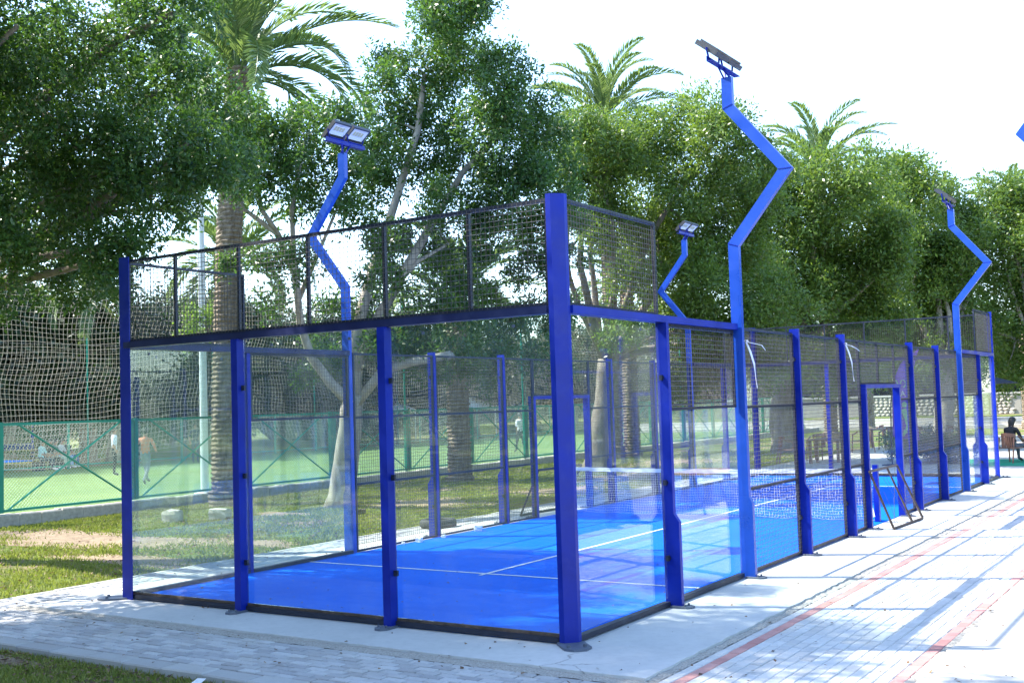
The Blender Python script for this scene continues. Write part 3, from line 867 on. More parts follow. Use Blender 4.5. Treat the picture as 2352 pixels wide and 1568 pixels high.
def ficus(name, base, fork, clumps, leaf, seed, label, group=None, mat='leaf', bk='bark', r=.22, per=1.0, limbs=None, cat='tree', nl=9, lean=.1):
    base = np.array(base, float); root = empty(name, base); tag(root, label, cat, group)
    cl = [(c[0] - base[0], c[1] - base[1], c[2] - base[2], c[3]) for c in clumps]
    V, F = leaf_cloud(cl, leaf, seed, per)
    tag(link('crown', np_mesh('crown', V, F, M[mat]), root), kind='stuff')
    mb = MB(); fk = np.array(fork, float) - base
    pts, rs = limb_path((0, 0, -.1), fk, r * 1.35, r * .95, seed, 7, lean); rs[0] = r * 1.7
    mb.path(pts, rs, 10)
    g = random.Random(seed)
    if limbs is None:
        far = sorted(cl, key=lambda c: -math.dist(c[:3], fk)); targets = far[::max(1, len(far) // nl)][:nl]
        for k, c in enumerate(targets):
            pts, rs = limb_path(fk, c[:3], r * g.uniform(.4, .65), .03, seed * 31 + k, 7, .14); mb.path(pts, rs, 7)
            mid = pts[4]
            c2 = min(cl, key=lambda q: abs(math.dist(q[:3], mid) - 1.4))
            pts, rs = limb_path(mid, c2[:3], rs[4] * .7, .015, seed * 57 + k, 5, .12); mb.path(pts, rs, 6)
    else:
        for k, (pl, r0, r1) in enumerate(limbs):
            pl = [np.array(q, float) - base for q in pl]; m_ = len(pl)
            mb.path(pl, [r0 + (r1 - r0) * i / (m_ - 1) for i in range(m_)], 8)
            for q in range(2):
                c = min(cl, key=lambda c: math.dist(c[:3], pl[-1 - q]) + g.random() * .3)
                pts, rs = limb_path(pl[-1 - q], c[:3], r1 * .8, .015, seed * 77 + k * 3 + q, 5); mb.path(pts, rs, 6)
    mb.build('trunk', M[bk], root, smooth=True)
    return root

def C(lst, d, r, jit=0, seed=1):
    g = random.Random(seed); out = []
    for q in lst:
        x, y = q[0], q[1]; dd = d + g.uniform(-jit, jit); rr = (q[2] if len(q) > 2 else r)
        p = at(x, y, dd); out.append((p[0], p[1], p[2], rr))
    return out

# the near ficus whose boughs hang in from the left
T0 = C([(-120, 60), (40, 60), (170, 120), (330, 70, .75), (400, 30, .7), (-60, 220), (90, 210), (230, 230), (360, 210, .85), (-100, 380), (60, 360), (180, 350),
        (320, 340), (430, 330, .7), (-40, 520, .8), (100, 500), (230, 470), (350, 450, .8), (120, 590, .75), (220, 600, .7), (-30, 610, .7), (20, 690, .4), (260, 660, .42),
        (150, 660, .45), (400, 480, .5), (310, 560, .55), (430, 180, .6), (490, 300, .6), (530, 380, .55), (470, 400, .6)], 16.5, 1.0, 1.6, 4)
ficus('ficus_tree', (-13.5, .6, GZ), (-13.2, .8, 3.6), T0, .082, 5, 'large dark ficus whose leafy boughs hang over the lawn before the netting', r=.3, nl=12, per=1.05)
# forked pale ficus behind the lawn-side wall
T2 = C([(1040, 40, .85), (1090, 20, .7), (990, 60, .7), (880, 130, .42), (875, 190, .5), (960, 160, .9), (1060, 150, 1.0), (1150, 170, .8), (900, 280, .8), (1000, 270, 1.0),
        (1110, 290, 1.0), (1200, 270, .9), (1250, 330, .8), (930, 390, .9), (1050, 390, .9), (1170, 400, 1.0), (1270, 430, .9), (1000, 480, .6), (1110, 500, .9), (1220, 530, .9),
        (870, 430, .7), (1010, 610, .6), (1100, 560, .6), (1220, 620, .7), (1000, 700, .6), (1060, 720, .7), (1210, 730, .7), (1150, 760, .7), (930, 770, .8), (1040, 830, .6),
        (840, 760, .6), (980, 850, .5), (1100, 850, .7), (760, 830, .5), (720, 790, .4), (700, 870, .4), (1310, 500, .7), (880, 560, .5), (945, 560, .6), (1010, 540, .55), (900, 650, .5), (1060, 650, .5), (1130, 690, .5), (890, 790, .6), (850, 710, .45), (780, 700, .4), (1290, 600, .6), (1280, 700, .6), (1250, 820, .6)], 25.5, .9, 1.8, 9)
T2 += C([(570, 270, .6), (690, 290, .5), (560, 340, .7), (660, 320, .7), (770, 290, .7), (560, 420, .7), (630, 410, .6), (720, 370, .7), (800, 370, .6), (700, 470, .5),
        (790, 460, .5), (840, 520, .45), (600, 600, .4), (640, 580, .35), (690, 610, .45), (540, 610, .4), (860, 640, .4), (850, 330, .5), (620, 700, .35)], 23.0, .7, 1.2, 12)
ficus('ficus_tree', (-12.06, 10.49, GZ), at(815, 900, 24.2), T2, .11, 8, 'tall ficus with pale forked limbs behind the lawn-side mesh', r=.24, bk='palebark', per=1.45, lean=.02,
      limbs=[([at(815, 905, 24.2), at(812, 790, 24.3), at(850, 640, 24.6), at(890, 520, 25), at(960, 300, 25.3), at(975, 170, 25.4)], .16, .05),
             ([at(812, 850, 24.2), at(870, 730, 24.4), at(930, 620, 24.6), at(1000, 500, 25), at(1060, 400, 25.5), at(1150, 300, 25.8)], .14, .05),
             ([at(905, 660, 24.5), at(960, 600, 24.7), at(1030, 560, 25)], .06, .03),
             ([at(815, 930, 24.2), at(880, 850, 24.1), at(950, 830, 23.9), at(1035, 815, 23.6)], .11, .09),
             ([at(810, 930, 24.2), at(760, 880, 24.2), at(715, 820, 24.1), at(690, 745, 23.8), at(680, 640, 23.5), at(640, 540, 23.2), at(560, 480, 23), at(520, 400, 22.8)], .12, .03),
             ([at(690, 745, 23.8), at(675, 600, 23.4), at(670, 480, 23.2), at(700, 330, 23)], .08, .03),
             ([at(640, 540, 23.2), at(600, 480, 23), at(590, 400, 22.8)], .06, .03),
             ([at(685, 690, 23.7), at(740, 560, 23.4), at(790, 440, 23)], .06, .02)])
# low bright shrub in front of the palm
SH = C([(470, 740, .5), (520, 760, .45), (440, 770, .4), (500, 710, .35)], 29, .5, .5, 3)
b0 = at(522, 1130, 28.3)
ficus('young_tree', (b0[0], b0[1], GZ), (b0[0], b0[1], 3.2), SH, .10, 21, 'young bright green tree beside the tall date palm trunk', mat='leafbright', r=.04, nl=4)
# the row beyond the far half of the court
TA = C([(1340, 330), (1420, 350), (1500, 330), (1590, 310), (1660, 310), (1720, 370), (1380, 430), (1480, 440), (1580, 430), (1680, 450), (1740, 460, 1.2), (1410, 520), (1510, 550),
        (1600, 540), (1700, 560), (1550, 650), (1640, 680), (1460, 640, 1.0), (1740, 640), (1560, 760), (1660, 770), (1740, 760), (1610, 860, 1.0), (1500, 740, .9), (1320, 420, 1.0), (1430, 760, .8), (1560, 880, .9), (1700, 860, 1.0), (1640, 600), (1460, 560), (1360, 520, .9), (1780, 700), (1780, 820, 1.1)], 35, 1.35, 2.2, 31)
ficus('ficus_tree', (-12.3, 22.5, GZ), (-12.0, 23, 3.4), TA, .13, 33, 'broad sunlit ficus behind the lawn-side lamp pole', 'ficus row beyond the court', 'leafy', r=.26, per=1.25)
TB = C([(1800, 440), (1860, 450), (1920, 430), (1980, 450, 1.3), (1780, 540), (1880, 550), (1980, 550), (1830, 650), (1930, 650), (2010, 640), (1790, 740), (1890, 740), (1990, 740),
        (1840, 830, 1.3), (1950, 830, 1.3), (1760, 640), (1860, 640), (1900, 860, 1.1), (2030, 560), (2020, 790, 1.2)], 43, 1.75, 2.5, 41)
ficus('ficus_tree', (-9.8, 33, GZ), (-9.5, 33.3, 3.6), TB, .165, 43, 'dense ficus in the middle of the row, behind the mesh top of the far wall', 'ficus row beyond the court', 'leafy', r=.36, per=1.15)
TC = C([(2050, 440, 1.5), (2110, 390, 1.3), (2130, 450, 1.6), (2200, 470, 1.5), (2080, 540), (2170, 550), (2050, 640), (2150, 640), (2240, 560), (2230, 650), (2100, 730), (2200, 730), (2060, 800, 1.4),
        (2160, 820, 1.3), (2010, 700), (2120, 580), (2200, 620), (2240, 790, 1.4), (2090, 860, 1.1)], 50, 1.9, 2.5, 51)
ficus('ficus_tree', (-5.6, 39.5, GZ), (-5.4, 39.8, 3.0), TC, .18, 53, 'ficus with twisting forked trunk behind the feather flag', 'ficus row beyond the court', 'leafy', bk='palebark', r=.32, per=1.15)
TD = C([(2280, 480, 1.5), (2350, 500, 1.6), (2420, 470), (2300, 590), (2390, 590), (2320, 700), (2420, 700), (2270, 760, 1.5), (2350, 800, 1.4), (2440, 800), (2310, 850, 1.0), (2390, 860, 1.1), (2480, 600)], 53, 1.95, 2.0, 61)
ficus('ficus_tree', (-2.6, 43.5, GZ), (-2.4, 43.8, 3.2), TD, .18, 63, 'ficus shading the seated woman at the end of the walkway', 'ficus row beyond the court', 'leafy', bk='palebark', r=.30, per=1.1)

# generic trees: behind the pitch, and behind the photographer (their shade falls on the paths)
def generic_clumps(seed, R_, zc, n=22, r=1.5, flat=.75):
    g = random.Random(seed); out = []
    for i in range(n):
        a = g.uniform(0, 2 * math.pi); q = R_ * math.sqrt(g.random()); z = zc + (g.random() ** .8) * flat * R_ * 1.3 * (1 - .5 * (q / R_) ** 2) - .3 * R_ * g.random()
        out.append((q * math.cos(a), q * math.sin(a), z, r * g.uniform(.75, 1.2)))
    return out
def generic(name, base, seed, R_, zc, leaf, label, group, mat, n=22, r=1.5, per=1.0, tr=.28):
    cl = [(c[0] + base[0], c[1] + base[1], c[2] + base[2], c[3]) for c in generic_clumps(seed, R_, zc, n, r)]
    return ficus(name, base, (base[0] + .2, base[1] + .1, zc * .55), cl, leaf, seed, label, group, mat, r=tr, per=per)
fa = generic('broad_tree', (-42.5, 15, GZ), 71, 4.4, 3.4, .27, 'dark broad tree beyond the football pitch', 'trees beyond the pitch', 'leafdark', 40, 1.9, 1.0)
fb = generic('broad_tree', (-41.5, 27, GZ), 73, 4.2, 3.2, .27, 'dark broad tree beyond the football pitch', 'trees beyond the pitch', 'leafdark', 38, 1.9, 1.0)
for i, (x, y, s, src) in enumerate(((-43, 5, 1.05, fb), (-45, 21, 1.2, fb), (-43, 34, 1.05, fa), (-41, 41, 1.0, fb), (-43, 49, 1.05, fa), (-41, 57, 1.0, fb), (-38, 66, 1.0, fa),
                                    (-31, 72, 1.0, fb), (-24, 74, .95, fa), (-53, 12, 1.2, fa), (-55, 30, 1.25, fb), (-52, 44, 1.2, fa), (-17, 78, .95, fb), (-50, 0, 1.2, fa)) + tuple((-60 + 2 * math.sin(k), -8 + 9 * k, 1.35, (fa, fb)[k % 2]) for k in range(10)) + tuple((-58 + 9 * k, 86 + 3 * math.sin(k * 2), 1.35, (fb, fa)[k % 2]) for k in range(6))):
    c = copy_tree(src); c.location = (x, y, GZ if s < 1.3 else -2.6); c.rotation_euler = (0, 0, i * 1.3); c.scale = (s, s, s)
SHD = [('broad_tree', (-9.6, -6.4, GZ), 81, 4.6, 5.6, .13, 'broad tree over the front lawn that shades the front path', 30, 1.45)]
for (nm, bs, sd, R_, zc, lf, lab, n, r) in SHD:
    generic(nm, bs, sd, R_, zc, lf, lab, None, 'leaf', n, r, .95, .3)
g2 = random.Random(5)
SH2 = [(g2.uniform(-9, -1.6), g2.uniform(-6.2, .2), g2.uniform(7.2, 9.6), g2.uniform(1.0, 1.5)) for _ in range(46)]
SH2 = [c for c in SH2 if c[1] + .33 * c[2] + .6 * c[3] < 1.9 + .25 * max(0, c[0] + .81 * c[2] - 2.2) and not (.9 < c[0] + .81 * c[2] < 2.4 and c[1] + .33 * c[2] > .9)]
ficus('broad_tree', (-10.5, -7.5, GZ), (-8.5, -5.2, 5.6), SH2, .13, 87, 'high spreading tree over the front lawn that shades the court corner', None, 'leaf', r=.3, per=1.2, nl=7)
gb = generic('broad_tree', (-4, -27, GZ), 91, 5, 4.2, .22, 'broad park tree behind the photographer, mirrored in the front glass', 'trees behind the viewpoint', 'leaf', 26, 1.9, .9)
for x, y, s in ((6, -30, 1.1), (15, -26, 1.0), (-14, -24, 1.05), (-24, -20, 1.1), (-33, -16, 1.15), (-42, -24, 1.3), (-27, -30, 1.2), (-38, -8, 1.1), (-52, -8, 1.36), (-50, -18, 1.36), (-46, -29, 1.36), (-39, -38, 1.36), (-30, -45, 1.36), (-20, -48, 1.36), (-10, -48, 1.36), (0, -48, 1.36), (10, -46, 1.36)):
    c = copy_tree(gb); c.location = (x, y, GZ if s < 1.3 else -2.9); c.scale = (s, s, s); c.rotation_euler = (0, 0, x)
for x, y, s in ((15, 27, 1.0), (12.5, 37, 1.05), (13, 48, 1.1), (12, 60, 1.2), (22, 34, 1.36)):
    c = copy_tree(gb); c.location = (x, y, GZ if s < 1.3 else -2.9); c.scale = (s, s, s); c.rotation_euler = (0, 0, y)
    c['label'] = 'broad park tree past the neighbouring court, mirrored in the far glass'; c['group'] = 'trees past the neighbouring court'

# ------------------------------------------------------------------ palms
def frond_mesh(L, droop, seed, up=.5, n=58):
    g = np.random.default_rng(seed); mb = MB(); pts = []; 
    ang = up; p = np.array([0., 0, 0]); st = L / 16
    for i in range(17):
        pts.append(p.copy()); a = ang - droop * (i / 16) ** 1.4
        p = p + np.array([math.cos(a), 0, math.sin(a)]) * st
    mb.path(pts, list(np.linspace(.028, .006, 17)), 4)
    pts = np.array(pts); V = []; F = []
    for i in range(n):
        t = .12 + .88 * i / n; q = t * 16; k = min(15, int(q)); b = pts[k] + (pts[k + 1] - pts[k]) * (q - k)
        tg = pts[k + 1] - pts[k]; tg /= np.linalg.norm(tg); upv = np.array([-tg[2], 0, tg[0]])
        ll = L * .17 * math.sin(math.pi * (.12 + .85 * t)) ** .6 * g.uniform(.85, 1.1)
        for sgn in (-1, 1):
            d = tg * g.uniform(.75, 1.0) + np.array([0, sgn, 0]) * g.uniform(.6, .8) + upv * g.uniform(.15, .5); d /= np.linalg.norm(d)
            w = np.cross(d, upv); w /= np.linalg.norm(w); w *= .024 + .010 * L / 3
            e = b + d * ll + np.array([0, 0, -.10 * ll]); m_ = b + d * ll * .5
            o = len(V); V += [b, m_ + w, e, m_ - w]; F.append((o, o + 1, o + 2, o + 3))
    mb.add(V, F); return mb.mesh('frond', M['frond'])
FRONDS = [frond_mesh(3.3, 1.5, 1, .55), frond_mesh(3.2, 2.1, 2, .5), frond_mesh(3.4, 1.1, 3, .5), frond_mesh(3.0, 2.6, 4, .4)]
def palm(base, h, r, label, seed, nf=34, s=1.0, group='date palms', lean=(0, 0)):
    g = random.Random(seed); root = empty('palm_tree', base); tag(root, label, 'palm', group)
    nr = int(h / .055); ns = 14; vs = []; fs = []
    for i in range(nr + 1):
        t = i / nr; z = -.05 + t * h; rr = r * (1.12 - .2 * t) * (1.25 if t < .04 else 1) + (.022 if i % 2 else -.012)
        for k in range(ns):
            a = 2 * math.pi * (k + .5 * ((i // 2) % 2)) / ns; q = rr + (.02 if (k + i // 2) % 2 else -.006) + g.uniform(-.008, .008)
            vs.append((q * math.cos(a) + lean[0] * t * t, q * math.sin(a) + lean[1] * t * t, z + g.uniform(-.006, .006)))
    for i in range(nr):
        for k in range(ns): fs.append((i * ns + k, i * ns + (k + 1) % ns, (i + 1) * ns + (k + 1) % ns, (i + 1) * ns + k))
    fs.append(tuple(nr * ns + k for k in range(ns)))
    MB().add(vs, fs).build('trunk', M['palmbark'], root)
    for k in range(nf):
        ring = k / nf; a = k * 2.39996 + g.uniform(-.2, .2)
        o = link('frond', FRONDS[0 if ring < .35 else 2 if ring < .55 else 1 if ring < .85 else 3], root)
        tilt = .95 - 1.5 * ring + g.uniform(-.1, .1)
        o.location = (lean[0] + .1 * math.cos(a), lean[1] + .1 * math.sin(a), h - .05 - .25 * ring)
        o.rotation_euler = (g.uniform(-.25, .25), -tilt, a); q = s * g.uniform(.88, 1.1); o.scale = (q, q, q)
    return root
palm((-15.1, 10.0, GZ), 10.5, .29, 'tall date palm with ringed trunk by the pitch kerb, fronds above the ficus', 1, 38, 1.12, lean=(.1, .5))
palm((-14.1, 17.9, GZ), 5.3, .30, 'short thick-trunked palm on the lawn beside the pitch kerb', 2, 30, .9)
palm((-15.0, 30.5, GZ), 6.6, .28, 'palm with shaggy reddish trunk behind the near corner post', 3, 30, .9)
p_ = at(1385, 255, 44); palm((p_[0], p_[1], GZ), p_[2] - .1, .26, 'tall palm whose fronds rise above the broad sunlit ficus', 4, 30, 1.0)
p_ = at(1880, 375, 54); palm((p_[0], p_[1], GZ), p_[2] - .1, .26, 'tall palm rising between the ficus row and the sky', 5, 30, 1.15)
p_ = at(2335, 475, 66); palm((p_[0], p_[1], GZ), p_[2], .26, 'distant pale palm over the end of the ficus row', 6, 26, 1.0)
palm((-40.2, 24.6, GZ), 8.0, .36, 'palm with drooping pale fronds beyond the football pitch', 7, 28, 1.1)
palm((-44, 19.5, GZ), 7.6, .32, 'palm with low hanging fronds among the dark trees beyond the pitch', 8, 26, 1.1)
palm((-13.6, 58, GZ), 6.5, .30, 'palm trunk beside the stone wall beyond the gateway', 9, 24, 1.0)
palm((-19.5, 14.5, GZ), 6.6, .2, 'slim palm inside the pitch netting with feathery fronds', 10, 26, .85)
# tall white mast on the pitch edge
ms = empty('lamp_mast', (-18.5, 12.35, -.03)); tag(ms, 'tall white lamp mast standing on the football pitch edge', 'mast')
MB().tube((0, 0, 0), (0, 0, 9.5), .11, .08, n=12).build('shaft', M['white'], ms); MB().cbox(-.2, .2, -.2, .2, -.01, .03, .01).build('base_plate', M['white'], ms)
MB().box(-.5, .5, -.06, .06, 9.5, 9.6).build('crossarm', M['white'], ms)

# ------------------------------------------------------------------ bare earth
PATCH = [(-12.4, 4.3, 3.4, .95), (-9.3, 2.7, 1.5, .42), (-13.5, 1.9, 2.2, .4), (-8.8, 4.9, .9, .4), (-10.6, 11.8, 1.5, 1.3), (-9.3, 15.4, 1.1, 1.8), (-12.2, 8.9, .8, .35), (-4.7, -2.32, .75, .14), (-10, 20, 1.3, 2.4), (-11.5, 27, 1.6, 2.5)]
def in_patch(x, y, k=1.0):
    r = np.full(np.shape(x), 9.0)
    for (cx, cy, a, b) in PATCH:
        th = np.arctan2((y - cy) / b, (x - cx) / a)
        e = 1 + .16 * np.sin(3 * th + cx) + .11 * np.sin(5 * th + cy) + .08 * np.sin(9 * th)
        r = np.minimum(r, np.hypot((x - cx) / a, (y - cy) / b) / e)
    return r
def dirt_mat():
    a = N('bare_earth'); p = a.coord(True); n2 = a.noise(3.5, 7, .7, vec=p); n3 = a.noise(55, 4, .7, vec=p)
    c = a.ramp(n2, [(.3, (.19, .135, .085)), (.7, (.38, .30, .20))]); c = a.mix(a.ramp(n3, [(.4, 0), (.8, .5)]), c, (.12, .085, .05))
    return a.done(a.pbsdf(c, .95, 0, n3, .7, .012, .15))
M['dirt'] = dirt_mat()
for (cx, cy, a_, b_) in PATCH:
    pts = []
    for k in range(72):
        th = k * math.pi / 36; e = 1 + .16 * math.sin(3 * th + cx) + .11 * math.sin(5 * th + cy) + .08 * math.sin(9 * th) + random.uniform(-.05, .05)
        pts.append((cx + a_ * e * math.cos(th), cy + b_ * e * math.sin(th), GZ + .004))
    tag(MB().add([(cx, cy, GZ + .008)] + pts, [(0, 1 + k, 1 + (k + 1) % 72) for k in range(72)]).build('bare_earth', M['dirt']), kind='structure')

# ------------------------------------------------------------------ grass, fallen leaves
def blades(name, n, x0, x1, y0, y1, h, seed, label, keep=None):
    g = np.random.default_rng(seed); P = np.stack([g.uniform(x0, x1, n), g.uniform(y0, y1, n), np.full(n, GZ)], 1)
    f = np.sin(P[:, 0] * 1.7 + 1) * np.cos(P[:, 1] * 2.1) + .6 * np.sin(P[:, 0] * 4.3 + P[:, 1] * 3.1) + .5 * np.sin(P[:, 1] * 7 - P[:, 0] * 5)
    ok = f + g.normal(size=n) * .7 > -.55
    if keep is not None: ok &= keep(P)
    ok &= in_patch(P[:, 0], P[:, 1]) > .45 + .75 * g.random(n)
    P = P[ok]; n = len(P)
    a = g.uniform(0, 2 * np.pi, n); hh = h * g.uniform(.5, 1.3, n); w = .0035 + .0015 * g.random(n)
    dx, dy = np.cos(a), np.sin(a); ln = g.uniform(.2, .9, n) * hh; b = g.uniform(0, 2 * np.pi, n)
    w = w * (1 + .10 * np.linalg.norm(P - CAM_P, axis=1))
    tip = P + np.stack([np.cos(b) * ln, np.sin(b) * ln, hh], 1)
    V = np.stack([P - np.stack([dx * w, dy * w, 0 * w], 1), P + np.stack([dx * w, dy * w, 0 * w], 1), tip], 1).reshape(-1, 3)
    o = link(name, np_mesh(name, V, (np.arange(n) * 3)[:, None] + np.array([[0, 1, 2]]), M['grass']))
    return tag(o, label, 'grass', kind='stuff')
blades('grass', 60000, -9, -.5, -4.6, -2.08, .045, 1, 'short grass of the front lawn below the kerb stones')
blades('grass', 120000, -16.1, -7.45, -2, 14, .05, 2, 'patchy grass of the side lawn between path and pitch kerb')
blades('grass', 60000, -16.1, -7.45, 14, 34, .06, 3, 'sunny grass of the side lawn beyond the gateway')
def litter(name, n, x0, x1, y0, y1, z, seed, label, size=.035):
    g = np.random.default_rng(seed); P = np.stack([g.uniform(x0, x1, n), g.uniform(y0, y1, n), np.full(n, z) + g.uniform(.004, .02, n)], 1)
    a = g.uniform(0, 6.28, n); L = size * g.uniform(.5, 1.4, n); ax = np.stack([np.cos(a), np.sin(a), g.uniform(-.2, .35, n)], 1) * L[:, None]
    sd = np.stack([-np.sin(a), np.cos(a), g.uniform(-.5, .5, n)], 1) * (L * .35)[:, None]
    V = np.stack([P, P + ax * .5 + sd, P + ax, P + ax * .5 - sd + [0, 0, .006]], 1).reshape(-1, 3)
    o = link(name, np_mesh(name, V, (np.arange(n) * 4)[:, None] + np.array([[0, 1, 2, 3]]), M['deadleaf'])); return tag(o, label, 'leaves', kind='stuff')
litter('fallen_leaves', 420, -7.2, 3.4, -2.0, 4, .002, 1, 'dry leaves scattered over the paths and concrete')
litter('fallen_leaves', 1500, -8, -1.2, -2.6, -2.08, GZ + .01, 2, 'brown leaves gathered against the front kerb', .04)
litter('fallen_leaves', 1200, -9, -1, -4.2, -2.3, GZ + .01, 3, 'brown leaves lying in the front lawn', .035)
litter('fallen_leaves', 1500, -15, -7.5, -1.5, 8, GZ + .02, 4, 'brown leaves lying in the side lawn', .05)
litter('fallen_leaves', 160, -6.6, -.1, .2, 6, .026, 5, 'leaf scraps lying on the blue court', .022)

# ------------------------------------------------------------------ people
def person(loc, rz, pose, shirt, pants, label, shoes='shoew', sleeve=False, hairlen=0, seedn=0):
    for k, c in (('shirt', shirt), ('pants', pants)):
        pass
    def cm(c):
        key = 'cloth_%02x%02x%02x' % tuple(int(x * 255) for x in c)
        if key not in M: M[key] = plain('cloth', c, .85, 0, .2, 14, .15)
        return M[key]
    J = dict(pelvis=(0, 0, .93), waist=(0, 0, 1.08), chest=(0, .0, 1.30), neck=(0, .0, 1.47), chin=(0, .02, 1.56), head=(0, .025, 1.65), top=(0, .01, 1.74), nose=(0, .115, 1.62),
             shl=(-.18, 0, 1.41), shr=(.18, 0, 1.41), ell=(-.25, -.03, 1.13), elr=(.25, -.03, 1.13), wrl=(-.24, .07, .90), wrr=(.24, .07, .90), hal=(-.23, .10, .80), har=(.23, .10, .80),
             thl=(-.20, .14, .84), thr=(.20, .14, .84),
             hil=(-.095, 0, .90), hir=(.095, 0, .90), knl=(-.10, .02, .50), knr=(.10, .02, .50), anl=(-.10, -.02, .09), anr=(.10, -.02, .09), tol=(-.11, .15, .035), tor=(.11, .15, .035))
    if pose == 'walk':
        J.update(knl=(-.09, .18, .53), anl=(-.09, .30, .13), tol=(-.09, .46, .09), knr=(.09, -.02, .49), anr=(.09, -.32, .15), tor=(.09, -.20, .035),
                 ell=(-.25, -.14, 1.16), wrl=(-.23, -.10, .93), hal=(-.22, -.07, .84), thl=(-.20, -.04, .88), elr=(.25, .10, 1.16), wrr=(.22, .27, 1.02), har=(.21, .35, .98), thr=(.18, .33, 1.02))
    if pose == 'sit':
        dz = -.46
        for k in list(J): J[k] = (J[k][0], J[k][1] - .05, J[k][2] + dz)
        J.update(hil=(-.10, .02, .46), hir=(.10, .02, .46), knl=(-.14, .42, .50), knr=(.14, .42, .50), anl=(-.13, .44, .10), anr=(.14, .50, .10), tol=(-.14, .62, .04), tor=(.15, .68, .04),
                 chest=(0, -.03, .86), neck=(0, .0, 1.03), chin=(0, .05, 1.11), head=(0, .06, 1.19), top=(0, .04, 1.28), nose=(0, .145, 1.16), shl=(-.18, -.02, .97), shr=(.18, -.02, .97),
                 ell=(-.24, .08, .70), elr=(.24, .08, .70), wrl=(-.15, .28, .60), wrr=(.15, .28, .60), hal=(-.10, .35, .58), har=(.10, .35, .58), thl=(-.07, .31, .62), thr=(.07, .31, .62))
    if pose == 'sit':
        J['pelvis'] = (0, -.04, .47); J['waist'] = (0, -.06, .62)
    Rr = dict(pelvis=.145, waist=.125, chest=.15, neck=.055, chin=.07, head=.098, top=.06, nose=.018, shl=.068, shr=.068, ell=.045, elr=.045, wrl=.03, wrr=.03, hal=.032, har=.032, thl=.014, thr=.014,
              hil=.095, hir=.095, knl=.06, knr=.06, anl=.042, anr=.042, tol=.035, tor=.035)
    Ed = [('pelvis', 'waist', 's'), ('waist', 'chest', 's'), ('chest', 'neck', 's'), ('neck', 'chin', 'k'), ('chin', 'head', 'k'), ('head', 'top', 'k'), ('head', 'nose', 'k'),
          ('chest', 'shl', 's'), ('chest', 'shr', 's'), ('shl', 'ell', 's'), ('shr', 'elr', 's'), ('ell', 'wrl', 's' if sleeve else 'k'), ('elr', 'wrr', 's' if sleeve else 'k'),
          ('wrl', 'hal', 'k'), ('wrr', 'har', 'k'), ('wrl', 'thl', 'k'), ('wrr', 'thr', 'k'), ('pelvis', 'hil', 'p'), ('pelvis', 'hir', 'p'), ('hil', 'knl', 'p'), ('hir', 'knr', 'p'),
          ('knl', 'anl', 'q'), ('knr', 'anr', 'q'), ('anl', 'tol', 'f'), ('anr', 'tor', 'f')]
    ks = list(J); me = bpy.data.meshes.new('body'); me.from_pydata([J[k] for k in ks], [(ks.index(a), ks.index(b)) for a, b, _ in Ed], [])
    o = link('body_rig', me); md = o.modifiers.new('skin', 'SKIN'); md.use_smooth_shade = True
    for i, k in enumerate(ks):
        sv = me.skin_vertices[0].data[i]; r_ = Rr[k]
        sv.radius = (r_ * (1.15 if k in ('chest', 'waist', 'pelvis') else 1), r_ * (.75 if k in ('chest', 'waist') else 1)); sv.use_root = (k == 'pelvis')
    sb = o.modifiers.new('sub', 'SUBSURF'); sb.levels = 1; sb.render_levels = 1
    bpy.context.view_layer.update()
    dg = bpy.context.evaluated_depsgraph_get(); nm = bpy.data.meshes.new_from_object(o.evaluated_get(dg)); nm.name = 'body'
    bpy.data.objects.remove(o)
    slots = {'k': 0, 's': 1, 'p': 2, 'q': 2, 'f': 3}
    nm.materials.clear()
    shorts = pose.endswith('x')
    for m_ in (M['skin'], cm(shirt), cm(pants), cm((.7, .7, .7)) if shoes == 'shoew' else cm((.05, .05, .06))): nm.materials.append(m_)
    segs = [(np.array(J[a]), np.array(J[b]), slots[c]) for a, b, c in Ed]
    idx = []
    for p in nm.polygons:
        c = np.array(p.center); bd = 9; bi = 0
        for a, b, s_ in segs:
            t = max(0, min(1, (c - a) @ (b - a) / ((b - a) @ (b - a)))); d = np.linalg.norm(c - a - t * (b - a))
            if d < bd: bd = d; bi = s_
        idx.append(bi)
    nm.polygons.foreach_set('material_index', idx); nm.polygons.foreach_set('use_smooth', [True] * len(idx))
    root = empty('person', loc, rz); tag(root, label, 'person')
    link('body', nm, root)
    h = np.array(J['head']); hb = MB(); vs = []; fs = []; nu, nv = 12, 6
    for i in range(nv + 1):
        ph = math.pi * .62 * i / nv
        for k in range(nu):
            a = 2 * math.pi * k / nu; fr = math.sin(a); q = .112 * math.sin(ph)
            drop = -.02 - (.05 + hairlen) * (i / nv) ** 2 * max(0, -fr) + (.05 * (i / nv) * max(0, fr))
            vs.append((h[0] + q * math.cos(a) * .95, h[1] - .012 + q * fr, h[2] + .02 + .112 * math.cos(ph) + drop))
    for i in range(nv):
        for k in range(nu): fs.append((i * nu + k, (i + 1) * nu + k, (i + 1) * nu + (k + 1) % nu, i * nu + (k + 1) % nu))
    hb.add(vs, fs).build('hair', M['hair'], root, smooth=True)
    return root
PZ = -.03
person((-29.4, 17.8, PZ), R(-40), 'stand', (.62, .68, .78), (.02, .02, .025), 'person in a white and blue shirt standing on the pitch', 'dark')
person((-23.7, 14.6, PZ), R(25), 'walk', (.72, .22, .12), (.22, .24, .28), 'person in an orange top and grey jeans walking across the pitch', 'dark', True)
person((-33.6, 25.2, PZ), R(-120), 'stand', (.05, .06, .09), (.06, .09, .16), 'person in dark clothes standing near the far side of the pitch', 'dark')
person((-21.2, 32.2, PZ), R(60), 'walk', (.70, .72, .75), (.03, .03, .035), 'person in a white shirt and black shorts on the pitch', 'dark')
